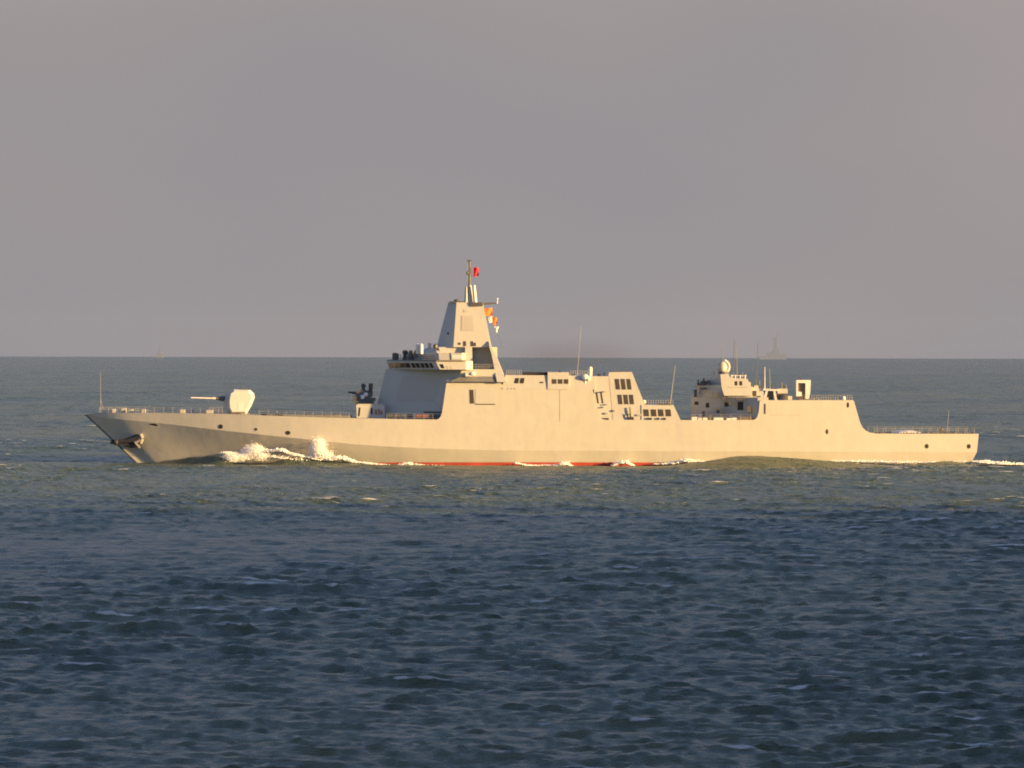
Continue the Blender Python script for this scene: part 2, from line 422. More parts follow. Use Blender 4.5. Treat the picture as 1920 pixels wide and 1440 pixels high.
# --- hull ---------------------------------------------------------------------------------------
def pc(tab):
    """smooth monotone curve through the table"""
    x = np.array([a for a, _ in tab], float); y = np.array([b for _, b in tab], float)
    h = np.diff(x); d = np.diff(y) / h; m = np.zeros(len(x)); m[0], m[-1] = d[0], d[-1]
    for i in range(1, len(x) - 1):
        if d[i - 1] * d[i] > 0:
            w1, w2 = 2 * h[i] + h[i - 1], h[i] + 2 * h[i - 1]; m[i] = (w1 + w2) / (w1 / d[i - 1] + w2 / d[i])
    def f(u):
        u = min(max(u, x[0]), x[-1]); i = min(int(np.searchsorted(x, u, 'right')) - 1, len(h) - 1); t = (u - x[i]) / h[i]
        return float((1 + 2 * t) * (1 - t) ** 2 * y[i] + t * (1 - t) ** 2 * h[i] * m[i] + t * t * (3 - 2 * t) * y[i + 1] + t * t * (t - 1) * h[i] * m[i + 1])
    return f
def ip(tab): xs = [a for a, _ in tab]; ys = [b for _, b in tab]; return lambda u: float(np.interp(u, xs, ys))
T = ip([(160, 779), (185, 776), (300, 775.5), (415, 777), (520, 781), (620, 784), (760, 786.5), (819, 787), (823, 785.5), (826.5, 781), (829, 773), (837.5, 714),
        (839, 713), (932, 713), (948, 727), (1108, 727), (1111, 728.5), (1118, 757), (1122, 774), (1126, 783), (1131, 786), (1137, 787), (1300, 787), (1412, 786.5), (1417, 785),
        (1421, 780), (1423.5, 770), (1425, 752), (1427, 749.5), (1600, 749), (1602, 750.5), (1612, 786), (1614, 792), (1618, 800), (1624, 806), (1632, 810), (1644, 811.5), (1836, 811.5)])
Kn = pc([(160, 781.5), (200, 785.5), (290, 794), (415, 808), (560, 823), (700, 836), (830, 842), (960, 844.5), (1300, 845), (1836, 846)])
Bk = pc([(160, .12), (185, 1.2), (230, 2.75), (300, 4.35), (415, 6.7), (560, 8.75), (700, 9.8), (850, 10.3), (1000, 10.4), (1300, 10.35), (1450, 10.1), (1600, 9.6), (1836, 8.6)])
Bw = pc([(160, .08), (265, .12), (300, 1.1), (415, 3.0), (560, 5.6), (700, 8.0), (850, 9.4), (1000, 9.8), (1300, 9.75), (1600, 8.9), (1836, 7.9)])
Fl = pc([(160, .05), (400, .02), (700, -.05), (850, -.125), (1836, -.125)])

ust = sorted(set([160, 163, 167, 172, 178] + list(np.arange(182, 819, 4.0)) + list(np.arange(819, 841, .75)) + list(np.arange(841, 930, 9)) + list(np.arange(930, 950, 2)) +
        list(np.arange(950, 1106, 9)) + list(np.arange(1106, 1138, .75)) + list(np.arange(1138, 1410, 9)) + list(np.arange(1410, 1428.5, .5)) + list(np.arange(1429, 1597, 9)) +
        list(np.arange(1597, 1646, .75)) + list(np.arange(1646, 1836, 9)) + [1836]))
def stem(u, start, end):            # slide a station so every rail begins on the raked stem and ends on the raked transom
    s = (u - 160) / (1836 - 160)
    fwd = max(0, 1 - s * 3.2); aft = max(0, (s - .9) / .1)
    return u + (start - 160) * fwd ** 1.6 + (end - 1836) * aft
Bt = pc([(160, 873), (560, 872), (740, 867.5), (1200, 866.5), (1400, 869), (1560, 874), (1836, 874)])
rails = []
for u in ust:
    uk = stem(u, 165, 1832); uw = stem(u, 262, 1817); ub = stem(u, 300, 1805)
    bk = Bk(u); zt_k = Z(Kn(uk), -bk)
    zt = Z(T(u), -bk); bt = max(.06, bk + Fl(u) * (zt - zt_k))
    bw = min(Bw(uw), bk)
    rails.append([(X(u, -bk), bt, zt), (X(uk, -bk), bk, zt_k), (X(uw, -bw), bw, Z(Bt(u), -bw)), (X(ub, -bw), bw * .8, -6.0)])

full = []
for r in rails:          # extra strakes so that the flare is smooth
    lo_s = [tuple(lerp(r[1], r[2], k / 6)) for k in range(1, 6)]
    full.append([r[0], r[1]] + lo_s + [r[2], r[3]])
rails3, rails = rails, full
def skin(i0, i1, cap_end=True):
    mb = MB(); n = len(rails); m = i1 - i0 + 1
    v = []; f = []
    for side in (-1, 1):
        for r in rails:
            for i in range(i0, i1 + 1): v.append((r[i][0], side * r[i][1], r[i][2]))
    for sd in (0, 1):
        o = sd * n * m
        for k in range(n - 1):
            for i in range(m - 1):
                a = o + k * m + i; f.append((a, a + 1, a + m + 1, a + m))
    o = n * m
    for i in range(m - 1):          # stem and transom strips
        f.append((i, o + i, o + i + 1, i + 1))
        e_ = (n - 1) * m
        f.append((e_ + i, e_ + i + 1, o + e_ + i + 1, o + e_ + i))
    return mb.add(v, f)
hull = part(skin(0, 7), 'hull', GREY, smooth=True)
hull.data.set_sharp_from_angle(angle=math.radians(4.5))
part(skin(7, 8), 'boot_topping', RED, label='red antifouling band at the waterline')
mb = MB()
v = []; f = []
for r in rails: v += [(r[0][0], -r[0][1], r[0][2]), (r[0][0], r[0][1], r[0][2])]
for k in range(len(rails) - 1): f.append((2 * k, 2 * k + 2, 2 * k + 3, 2 * k + 1))
part(mb.add(v, f), 'deck', DECK)

def hull_y(u, v):       # half-breadth of the hull side at photo point (u, v)
    bk = Bk(u); vk = Kn(u)
    if v <= vk: return bk + Fl(u) * (vk - v) * K * 990
    t = (v - vk) / (866.5 - vk)
    # lower strake leans in; account for the stem slide
    s = (u - 160) / 1676; du = 97 * max(0, 1 - s * 3.2) ** 1.6 * t
    u2 = max(160, u - du); return Bk(u2) * (1 - t) + min(Bw(u), Bk(u2)) * t

# openings in the hull side, both sides of the ship
for (u, v, a, h, m) in [(287, 799, 1.0, .36, DARK), (414, 801, .48, .48, DARK), (480, 806, .34, .30, LOUVRE), (540, 812.5, .55, .45, DARK),
                        (1738, 835, .42, .5, DARK), (1817, 835, .42, .5, DARK), (1551, 808, .3, .55, LOUVRE), (1590, 758, .26, .6, DARK)]:
    for side in (-1, 1):
        mb = MB(); n = 12
        def rim(k, out):
            pts = []
            for i in range(n):
                uu = u + k * a / .1065 * math.cos(2 * math.pi * i / n); vv = v + k * h / .1065 * math.sin(2 * math.pi * i / n)
                y = hull_y(uu, vv); pts.append((X(uu, -y), side * (y + out), Z(vv, -y)))
            return pts
        mb.hexa(rim(1, -.5), rim(.93, .03))
        part(mb, 'hawse_opening', m)

# --- anchors ------------------------------------------------------------------------------------
for side in (-1, 1):
    # bolster: a blunt pod that stands out of the flare
    mb = MB()
    y0 = hull_y(252, 830)
    base = [(238, 823), (262, 814), (270, 826), (266, 842), (250, 845), (236, 840)]
    lo = [(X(u, -3), side * (hull_y(u, v) - 1.0), Z(v, -3)) for u, v in base]
    tip = [(226, 826), (256, 816), (264, 825), (258, 836), (246, 838), (228, 836)]
    hi = [(X(u, -4.5), side * (y0 + 1.5), Z(v, -4.5)) for u, v in tip]
    mb.hexa(lo, hi)
    bol = part(mb, 'anchor_bolster', ANCHOR_SHADE, label='anchor pod with its shade painted in, standing out of the bow flare')
    mb = MB(); ya = side * (y0 + 1.75)
    def A(u, v, dy=0): return (X(u, -4.5), ya + side * dy, Z(v, -4.5))
    mb.tube(A(206, 831), A(236, 829), .34, .45, 8); mb.tube(A(236, 829), A(259, 823), .45, .6, 8)
    mb.ball(A(216, 831), .62, 1, 1, 1.05, 10, 8)
    part(mb, 'anchor_shank', ANCHOR_SHADE, bol)
    mb = MB()
    mb.tube(A(262, 816), A(265, 824), .42, .5, 8); mb.tube(A(265, 824), A(262, 833), .5, .4, 8)
    mb.hexa([A(250, 831, -.3), A(254, 830, -.3), A(263, 840, -.1), A(261, 843, -.1)], [A(250, 831, .3), A(254, 830, .3), A(263, 840, .15), A(261, 843, .15)])
    mb.tube(A(252, 832), A(262, 826), .35, .45, 8)
    part(mb, 'anchor_fluke', WHIPGREY, bol, label='grey anchor flukes catching the sun')
# rubbing strip on the stem
mb = MB()
mb.path([(rails[0][i][0] - .10, 0, rails[0][i][2]) for i in (0, 1, 7)], .2, 8)
part(mb, 'stem_bar', STEEL)

# --- main gun -----------------------------------------------------------------------------------
mb = MB()
yg = -2.3
def G(u, v, y): return (X(u, yg), y, Z(v, yg))
side_poly = [(433, 776.5), (461, 776.5), (469, 763), (475.5, 747), (474, 739), (467, 732.5), (438, 731.5), (430.5, 737), (427.5, 752), (428.5, 767)]
ch = [(X(u, yg), -2.35, Z(v, yg)) for u, v in side_poly]
ch = [(x, -1.95, z) for x, y, z in ch]
cx, cz = X(452, yg), Z(753, yg)
face = [((x - cx) * .86 + cx, -2.55, (z - cz) * .86 + cz) for x, y, z in ch]
mb.hexa(face, ch); mb.hexa(ch, [(x, -y, z) for x, y, z in ch]); mb.hexa([(x, -y, z) for x, y, z in ch], [(x, -y, z) for x, y, z in face])
nose = [(x, y * .98, z) for x, y, z in ch]
tur = part(mb, 'gun_turret', WHITE, label='white angular gun house on the foredeck')
mb = MB()     # faceted front of the gun house
fr = [(433, 776.5), (428.5, 767), (427.5, 752), (430.5, 737)]
bk_ = [G(u + .5, v, -1.9) for u, v in fr] + [G(u + .5, v, 1.9) for u, v in reversed(fr)]
ft = [(427, 775), (419, 766), (418, 753), (423, 739)]
ff = [G(u, v, -1.1) for u, v in ft] + [G(u, v, 1.1) for u, v in reversed(ft)]
mb.hexa(bk_, ff)
part(mb, 'turret_front', GREY2, tur)
mb = MB()
mb.tube(G(424, 749, -.6), G(405, 748.4, -1.45), .66, .32, 10)
part(mb, 'gun_mantlet', STEEL, tur)
mb = MB(); mb.tube(G(406, 748.4, -1.43), G(358, 747, -2.4), .15, .11, 10); mb.tube(G(406, 748.4, -1.43), G(397, 748.1, -1.62), .22, .19, 10)
part(mb, 'gun_barrel', WHITE, tur)
mb = MB(); mb.tube(G(447, 781, 0), G(447, 775.5, 0), 2.2, 2.1, 20)
part(mb, 'turret_ring', STEEL, tur)
mb = MB(); mb.box(X(446, yg), X(455, yg), -2.58, -2.5, Z(771, yg), Z(757, yg)); part(mb, 'hatch', LIGHT, tur)
mb = MB(); mb.box(X(449, yg), X(461, yg), -1, 1, Z(732, yg), Z(730, yg)); part(mb, 'roof_sight', STEEL, tur)

# --- bow fittings -------------------------------------------------------------------------------
mb = MB(); mb.tube(P(189, 776, 0), P(188, 700, 0), .05, .03, 6); mb.tube(P(196, 776, 0), P(189, 752, 0), .04, .03, 5)
part(mb, 'jackstaff', WHIPGREY)
def railing(u0, u1, h=1.1, step=1.8, inset=.25, r=.022, rows=3, both=True, name='railing'):
    for side in (-1, 1) if both else (-1,):
        mb = MB(); pts = []
        n = max(2, int((u1 - u0) * .107 / step))
        for i in range(n + 1):
            u = u0 + (u1 - u0) * i / n
            bk = Bk(u); zt = Z(T(u), -bk); bt = max(.05, bk + Fl(u) * (zt - Z(Kn(u), -bk)) - inset)
            pts.append(Vector((X(u, -bk), side * bt, zt)))
        for p in pts: mb.tube(p, p + Vector((0, 0, h)), r, r, 5)
        for k in range(rows):
            mb.path([p + Vector((0, 0, h * (k + 1) / rows)) for p in pts], r * .8, 5)
        part(mb, name, PANEL)
railing(186, 410); railing(486, 655); railing(725, 812); railing(1296, 1408); railing(1640, 1828)
# deck gear on the forecastle
mb = MB()
for (u, w, h, y) in [(205, 6, 5, 0), (222, 8, 6, 1), (240, 5, 4, -1), (262, 7, 4, -2), (335, 9, 4, -3), (352, 5, 5, 2), (384, 12, 3, -2)]:
    mb.box(X(u), X(u + w), y - .8, y + .8, Z(778), Z(774 - h))
parts(mb, 'deck_winch', PANEL)
mb = MB()
for (u, w, h, y) in [(487, 10, 4, -4), (500, 5, 3, -5), (515, 6, 5, -4), (524, 6, 4, -5)]:
    mb.box(X(u), X(u + w), y - .6, y + .6, Z(783), Z(778.5 - h * .5))
parts(mb, 'mooring_bitts', STEEL)
mb = MB(); mb.box(X(478), X(655), -5.5, 5.5, Z(785), Z(780.2))
for i in range(8):
    for j in range(4):
        mb.box(X(500 + i * 18), X(513 + i * 18), -5 + j * 2.6, -3.2 + j * 2.6, Z(780.6), Z(779.2))
part(mb, 'missile_cell_deck', DECK)

# --- close-in gun -------------------------------------------------------------------------------
mb = MB(); elev(mb, [(669, 785), (668, 760), (672, 758), (718, 758), (721, 761), (722, 785)], 3.4, 3.2)
cb = part(mb, 'gun_platform', GREY2)
fq = [(X(669, -3.4), -3.4, Z(785, -3.4)), (X(722, -3.4), -3.4, Z(785, -3.4)), (X(718, -3.4), -3.2, Z(758, -3.4)), (X(672, -3.4), -3.2, Z(758, -3.4))]
mb = MB(); patch(mb, fq, .04, .10, .15, .75); patch(mb, fq, .50, .57, .3, .72); parts(mb, 'doorway', DARK, cb)
mb = MB(); patch(mb, fq, .66, .73, .25, .6); patch(mb, fq, .78, .84, .25, .65); patch(mb, fq, .87, .93, .25, .55); parts(mb, 'fire_station', REDP, cb, 'row of small red fire boxes')
mb = MB(); yq = -1
mb.tube((X(681), 0, Z(758.5)), (X(681), 0, Z(752)), 1.7, 1.5, 14); mb.box(X(661), X(699), -2, 2, Z(757.5), Z(753)); mb.box(X(690), X(702), -2.2, 1.5, Z(753), Z(747)); mb.box(X(660), X(667), -1.8, 1.2, Z(753), Z(744))
ci = part(mb, 'close_in_gun', STEEL, label='dark rotary gun on its own small platform')
mb = MB(); elev(mb, [(666, 755), (694, 755), (696, 741), (690, 733), (676, 731), (669, 735), (665, 745)], 1.5, 1.1, yref=1); part(mb, 'gun_cradle', STEEL, ci)
mb = MB()
for k in range(7):
    a = 2 * math.pi * k / 7
    mb.tube((X(672), .16 * math.cos(a), Z(739) + .16 * math.sin(a)), (X(650), .13 * math.cos(a), Z(736.6) + .13 * math.sin(a)), .05, .05, 5)
mb.tube((X(668), 0, Z(738.6)), (X(658), 0, Z(737.6)), .3, .26, 10)
part(mb, 'rotary_barrel', STEEL, ci)
mb = MB(); mb.ball((X(678), -1.5, Z(746)), .45, 1, .7, 1.1, 10, 8); mb.ball((X(684), -1.4, Z(741)), .45, 1, .8, 1, 10, 8); parts(mb, 'ammunition_drum', LIGHT, ci)
mb = MB(); mb.tube((X(679), .3, Z(733)), (X(679), .3, Z(727)), .4, .35, 8); mb.ball((X(679), .3, Z(724.5)), .5, 1, 1, 1.0, 10, 8)
mb.tube((X(692), .3, Z(745)), (X(692.5), .3, Z(730)), .5, .4, 8); mb.box(X(689), X(697), -.35, .95, Z(730), Z(720)); part(mb, 'gun_director', STEEL, ci)
mb = MB()
for u in (728, 740, 752, 764): mb.tube((X(u), -6.2, Z(781)), (X(u + 9), -6.2, Z(781)), .42, .42, 10)
parts(mb, 'deck_canister', STEEL)
mb = MB()
for u in (781, 793): mb.tube((X(u), -8.2, Z(781)), (X(u + 10), -8.2, Z(781)), .42, .42, 10)
parts(mb, 'life_raft_canister', REDP, label='reddish canister pair by the bridge foot')

# --- bridge block ---------------------------------------------------------------------------------
mb = MB()
lo = [(699, .3), (838, 8.36), (950, 8.36)]; hi = [(722, .3), (866, 8.65), (941, 8.3)]
plan(mb, lo, hi, 788, 692.5)
blk = part(mb, 'bridge_block', GREY2)
fq = [(X(699, -7), -.3, Z(788, -7)), (X(838, -7), -8.36, Z(788, -7)), (X(866, -7), -8.65, Z(692.5, -7)), (X(722, -7), -.3, Z(692.5, -7))]
mb = MB(); patch(mb, fq, .24, .76, .36, .86, .03); part(mb, 'radar_panel', PANEL, blk, 'large flat radar face on the shaded front')
mb = MB(); patch(mb, fq, .66, .97, .135, .17, .12); patch(mb, fq, .76, .93, .02, .11, .3); part(mb, 'walkway', STEEL, blk)
# bridge deck with windows
mb = MB()
lo = [(728, .4), (825, 10.2), (874, 10.2), (886, 8.6)]; hi = [(723, .4), (817, 9.9), (874, 9.9), (886, 8.4)]
plan(mb, lo, hi, 693, 677)
brd = part(mb, 'bridge', GREY2)
bq = [(X(728, -7), -.4, Z(693, -7)), (X(825, -7), -10.2, Z(693, -7)), (X(817, -7), -9.9, Z(677, -7)), (X(723, -7), -.4, Z(677, -7))]
for s0, s1 in [(.03, .10), (.12, .22), (.235, .335), (.35, .45), (.475, .55), (.565, .64), (.66, .73), (.745, .82), (.84, .90)]:
    mb = MB(); patch(mb, bq, s0, s1, .18, .74); part(mb, 'window', GLASS, brd)
wq = [(X(825, -7), -10.2, Z(693, -7)), (X(874, -7), -10.2, Z(693, -7)), (X(874, -7), -9.9, Z(677, -7)), (X(817, -7), -9.9, Z(677, -7))]
mb = MB(); patch(mb, wq, .08, .20, .15, .62); part(mb, 'window', GLASS, brd)
mb = MB(); patch(mb, wq, .30, .35, .05, .45); patch(mb, wq, .44, .48, .05, .38); parts(mb, 'wing_bracket', PANEL, brd)
mb = MB()
plan(mb, [(724, .4), (818, 10.25), (872, 10.25), (880, 9)], [(724, .4), (818, 10.25), (872, 10.25), (880, 9)], 677.2, 675.2); part(mb, 'bridge_roof', DECK, brd)
# upper bridge and bulwark on the wing
mb = MB()
plan(mb, [(752, .4), (824, 8.2), (866, 8.6), (872, 7)], [(757, .4), (822, 7.9), (866, 8.3), (872, 7)], 675.4, 662)
up = part(mb, 'upper_bridge', GREY2)
uq = [(X(824, -7), -8.2, Z(675.4, -7)), (X(866, -7), -8.6, Z(675.4, -7)), (X(866, -7), -8.3, Z(662, -7)), (X(822, -7), -7.9, Z(662, -7))]
mb = MB(); patch(mb, uq, .50, .53, 0, 1, .06); part(mb, 'stanchion', STEEL, up)
mb = MB(); patch(mb, uq, .56, .96, .2, .72, .05); part(mb, 'wing_screen', LIGHT, up, 'pale screen panel on the bridge wing')
mb = MB()
rp = [Vector((X(735), -.6, Z(676))), Vector((X(770), -4.4, Z(676))), Vector((X(815), -9.2, Z(676)))]
for a, b in zip(rp, rp[1:]):
    for i in range(7):
        p = a.lerp(b, i / 7); mb.tube(p, p + Vector((0, 0, 1.1)), .05, .05, 5)
    for h in (.4, .75, 1.1): mb.tube(a + Vector((0, 0, h)), b + Vector((0, 0, h)), .05, .05, 5)
part(mb, 'roof_railing', STEEL, brd)
def roofgear(name, mat, fn, label=None):
    mb = MB(); fn(mb); part(mb, name, mat, label=label)
roofgear('optical_director', STEEL, lambda m: (m.box(X(734), X(746), -1.6, .6, Z(676), Z(664)), m.tube((X(740), -.5, Z(664)), (X(740), -.5, Z(662)), .7, .5, 10)))
roofgear('searchlight', STEEL, lambda m: (m.tube((X(758), -2.2, Z(676)), (X(758), -2.2, Z(664)), .3, .3, 8), m.ball((X(758.5), -2.2, Z(661)), .55, 1.1, 1, .9, 10, 8)))
roofgear('radar_director', STEEL, lambda m: (m.tube((X(769), -3, Z(676)), (X(769), -3, Z(664)), .55, .4, 8), m.box(X(765.5), X(772.5), -3.7, -2.3, Z(665), Z(657))))
roofgear('searchlight', STEEL, lambda m: (m.tube((X(779.5), -4, Z(670)), (X(779.5), -4, Z(663)), .25, .25, 8), m.ball((X(780), -4, Z(661)), .5, 1, 1, 1, 10, 8)))
roofgear('satellite_dome', LIGHT, lambda m: (m.tube((X(782.5), -6.2, Z(664)), (X(782.5), -6.2, Z(650)), .34, .34, 10), m.ball((X(782.5), -6.2, Z(650)), .36, 1, 1, 1.6, 10, 8)), 'pale slim dome, forward one of the pair')
roofgear('satellite_dome', WHITE, lambda m: (m.tube((X(789.5), -6.6, Z(664)), (X(789.5), -6.6, Z(650)), .36, .36, 10), m.ball((X(789.5), -6.6, Z(650)), .38, 1, 1, 1.6, 10, 8)), 'white slim dome, after one of the pair')
roofgear('fire_control_radar', GREY2, lambda m: (plan(m, [(786, .3), (818, 3.6), (838, 3.6)], [(797, .3), (818, 2.6), (834, 2.6)], 663, 653), m.box(X(801), X(807.5), -1.2, .4, Z(654), Z(643.5))))
roofgear('signal_lamp', STEEL, lambda m: (m.ball((X(815.5), -3, Z(650)), .5, 1, 1, 1.1, 10, 8), m.tube((X(815.5), -3, Z(656)), (X(815.5), -3, Z(651)), .2, .2, 8)))

# --- integrated mast --------------------------------------------------------------------------------
mb = MB()
lo = [(818, .4), (850, 3.8), (921, 3.8)]; hi = [(840, .4), (855.5, 2.05), (905, 2.05)]
plan(mb, lo, hi, 651, 567, -4)
mast = part(mb, 'mast', GREY2, label='tall tapering enclosed mast, pyramid shaped')
mq = [(X(850, -4), -3.8, Z(651, -4)), (X(921, -4), -3.8, Z(651, -4)), (X(905, -4), -2.05, Z(567, -4)), (X(855.5, -4), -2.05, Z(567, -4))]
mb = MB(); patch(mb, mq, .20, .58, .36, .70, .05); patch(mb, mq, .26, .42, .78, .84, .05); part(mb, 'radar_panel', PANEL, mast)
mb = MB(); patch(mb, mq, .13, .19, .05, .1, .08); patch(mb, mq, .27, .335, .02, .13, .08); patch(mb, mq, .47, .53, .02, .13, .08); patch(mb, mq, .555, .6, .02, .1, .08); parts(mb, 'vent', LOUVRE, mast)
mfq = [(X(818, -4), -.4, Z(651, -4)), (X(850, -4), -3.8, Z(651, -4)), (X(855.5, -4), -2.05, Z(567, -4)), (X(840, -4), -.4, Z(567, -4))]
mb = MB(); patch(mb, mfq, .5, .62, .28, .33, .05); parts(mb, 'vent', LOUVRE, mast)
# recessed trunk, forward column and after leg that carry it
mb = MB(); mb.box(X(836, -4), X(932, -4), -1.2, 1.2, Z(693, -4), Z(651.05, -4)); part(mb, 'mast_trunk', GREY2)
mb = MB(); elev(mb, [(826, 664), (871.5, 664), (871.5, 651.05), (822, 651.05)], 3.2, 3.2, yref=4); part(mb, 'mast_foot', GREY2)
mb = MB(); elev(mb, [(872, 693), (872, 651.05), (885, 651.05), (886, 693)], 4.6, 3.9, yref=4); part(mb, 'mast_column', GREY2)
mb = MB(); elev(mb, [(932, 716), (921.6, 664), (917.5, 651), (916, 640), (922, 651), (929, 664), (950, 716)], 9.7, 3.75, yref=4); part(mb, 'mast_leg', GREY2)
mb = MB(); elev(mb, [(870, 706), (872, 692.6), (934, 692.6), (944, 706)], 8.6, 7.4, yref=7); part(mb, 'mast_base', GREY2)
mb = MB(); elev(mb, [(842, 716), (868, 704.5), (936, 704.5), (950, 716)], 9.4, 8.4, yref=8.5); part(mb, 'terrace', DECK)
mb = MB(); mb.box(X(873), X(884), -9.2, -8.6, Z(706), Z(699)); mb.ball((X(886), -9, Z(701)), .5, 1.3, 1, .8, 10, 8); parts(mb, 'deck_locker', LIGHT)
# mast head
mb = MB(); mb.box(X(842, -3), X(872, -3), -1.6, 1.6, Z(567.2, -3), Z(565, -3)); mb.ball((X(856, -3), -.6, Z(564, -3)), .45, 1.4, 1, .8, 8, 6); part(mb, 'mast_head_platform', STEEL)
mb = MB()
mb.hexa([(X(882, -3), -2.4, Z(575, -3)), (X(905, -3), -2.4, Z(574, -3)), (X(905, -3), 2.4, Z(574, -3)), (X(882, -3), 2.4, Z(575, -3))],
        [(X(882, -3), -2.4, Z(566.5, -3)), (X(905, -3), -2.4, Z(567, -3)), (X(905, -3), 2.4, Z(567, -3)), (X(882, -3), 2.4, Z(566.5, -3))])
mb.hexa([(X(904, -3), -.5, Z(572, -3)), (X(930, -3), -.35, Z(569.5, -3)), (X(930, -3), .35, Z(569.5, -3)), (X(904, -3), .5, Z(572, -3))],
        [(X(904, -3), -.5, Z(567.5, -3)), (X(930, -3), -.35, Z(567, -3)), (X(930, -3), .35, Z(567, -3)), (X(904, -3), .5, Z(567.5, -3))])
yard = part(mb, 'yardarm', STEEL, label='dark yard standing aft from the mast head')
mb = MB(); mb.tube((X(932, -3), 0, Z(569, -3)), (X(932.5, -3), 0, Z(559, -3)), .10, .06, 6); mb.ball((X(932.2, -3), 0, Z(560, -3)), .18, 1, 1, 1, 8, 6); part(mb, 'wind_sensor', LIGHT, yard)
mb = MB(); mb.tube((X(880, -3), 0, Z(567, -3)), (X(879.5, -3), 0, Z(535, -3)), .75, .42, 12); mb.tube((X(873.5, -3), -.5, Z(567, -3)), (X(874, -3), -.5, Z(537, -3)), .38, .25, 8)
top = part(mb, 'topmast', GREY2, smooth=False)
mb = MB(); mb.tube((X(880, -3), 0, Z(536, -3)), (X(879.8, -3), 0, Z(488, -3)), .30, .20, 8); mb.box(X(874.5, -3), X(882.5, -3), -.6, .6, Z(489.5, -3), Z(487, -3))
mb.ball((X(876, -3), -.2, Z(512, -3)), .26, 1, 1, 1.6, 8, 6); mb.tube((X(876, -3), -.2, Z(530, -3)), (X(876.5, -3), -.2, Z(495, -3)), .07, .06, 6); part(mb, 'antenna_pole', STEEL, top)
mb = MB(); mb.tube((X(890.5, -3), -.9, Z(567, -3)), (X(888, -3), -.9, Z(535, -3)), .40, .30, 12); part(mb, 'satellite_tube', WHITE, top, 'bright white tube beside the topmast')

# --- midships deckhouses -------------------------------------------------------------------------------
def quad_of(uv, yb, yt, vb, vt, yr):
    def hy(v): return yb + (yt - yb) * (vb - v) / (vb - vt)
    return [(X(u, -yr), -hy(v), Z(v, -yr)) for u, v in uv]
mb = MB(); elev(mb, [(940, 730), (948, 703.5), (1029, 703.5), (1029, 730)], 8.9, 8.3); mid = part(mb, 'deckhouse', GREY2)
q = quad_of([(940, 730), (1029, 730), (1029, 703.5), (948, 703.5)], 8.9, 8.3, 730, 703.5, 8.9)
mb = MB(); patch(mb, q, .24, .33, .42, .80); part(mb, 'window', DARK, mid)
mb = MB(); patch(mb, q, .36, .45, .42, .80); part(mb, 'window', DARK, mid)
mb = MB(); patch(mb, q, .80, .88, .44, .54); parts(mb, 'vent', LOUVRE, mid)
mb = MB(); mb.box(X(979), X(1027), -5.5, 5.5, Z(704), Z(698)); part(mb, 'intake_grille', DARK)
mb = MB(); elev(mb, [(1027, 730), (1027, 698), (1067, 698), (1067, 730)], 9.0, 8.5); mh = part(mb, 'intake_house', GREY2)
q = quad_of([(1027, 730), (1067, 730), (1067, 698), (1027, 698)], 9, 8.5, 730, 698, 9)
for s in (.20, .48, .76): mb = MB(); patch(mb, q, s, s + .21, .33, .60); part(mb, 'intake', LOUVRE, mh)
mb = MB(); elev(mb, [(1067, 730), (1067, 704), (1116, 705), (1116, 730)], 8.8, 8.2); part(mb, 'deckhouse', GREY2)
# seams and the recess for the boat on the flush side
def side_q(u0, u1, v0, v1):
    return [(X(u, -hull_y(u, v)), -hull_y(u, v), Z(v, -hull_y(u, v))) for u, v in ((u0, v1), (u1, v1), (u1, v0), (u0, v0))]
for sgn in (1,):
    mb = MB(); q = [Vector(p) for p in side_q(880, 887.5, 731, 757)]; q[0].x += .1; q[1].x += .18; patch(mb, q, 0, 1, 0, 1, .03); part(mb, 'side_doorway', LOUVRE, label='tall dark slot doorway in the sunlit side')
    mb = MB(); q = side_q(890, 930, 730, 758); patch(mb, q, .03, .97, .04, 1, .05); part(mb, 'boat_bay_door', GREY2)
    mb = MB(); q = side_q(890, 930, 757.5, 759); patch(mb, q, .03, .97, 0, 1, .08); part(mb, 'door_sill', LOUVRE)
    mb = MB(); q = side_q(1049.6, 1051, 729, 790); patch(mb, q, 0, 1, 0, 1, .03); part(mb, 'panel_seam', PANEL)
    mb = MB()
    for u in (941, 951, 958, 964): patch(mb, side_q(u, u + 1, 727.5, 730), 0, 1, 0, 1, .05)
    parts(mb, 'fairlead', LOUVRE)
# whip antennas (each one its own part)
def whip(u0, v0, u1, v1, y, r=.05, mat=None):
    mb = MB(); mat = mat or WHIPGREY; mid_ = lerp(P(u0, v0, y), P(u1, v1, y), .35)
    mb.tube(P(u0, v0, y), mid_, r * 1.5, r * 1.15, 7); mb.tube(mid_, P(u1, v1, y), r * 1.1, r * .7, 7); part(mb, 'whip_antenna', mat)
whip(1082, 706, 1089, 612, -4); whip(1256, 762, 1266, 684, -5.5, .07)
whip(1356, 690, 1354, 640, 5, .06, STEEL); whip(1374, 712, 1377, 636, 3, .07, STEEL); whip(1382, 712, 1381, 642, 4, .05, STEEL)
whip(1417, 745, 1421, 642, 5, .07, STEEL); whip(1434, 735, 1434, 687, -4, .07, LIGHT); whip(1444, 735, 1443, 690, -4, .05)
mb = MB(); mb.tube((X(1107), -6.5, Z(706)), (X(1107), -6.5, Z(690)), .40, .40, 12); mb.ball((X(1107), -6.5, Z(690)), .40, 1, 1, .8, 12, 8); part(mb, 'satellite_dome', WHITE, label='small white dome beside the funnel')
mb = MB(); mb.ball((X(1097), -8.4, Z(707)), .7, 1, 1, .9, 12, 8); mb.tube((X(1097), -8.4, Z(722)), (X(1097), -8.4, Z(709)), .2, .2, 8); mb.ball((X(1103), -8.6, Z(710)), .42, 1, 1, 1, 10, 8); part(mb, 'director_ball', LIGHT)

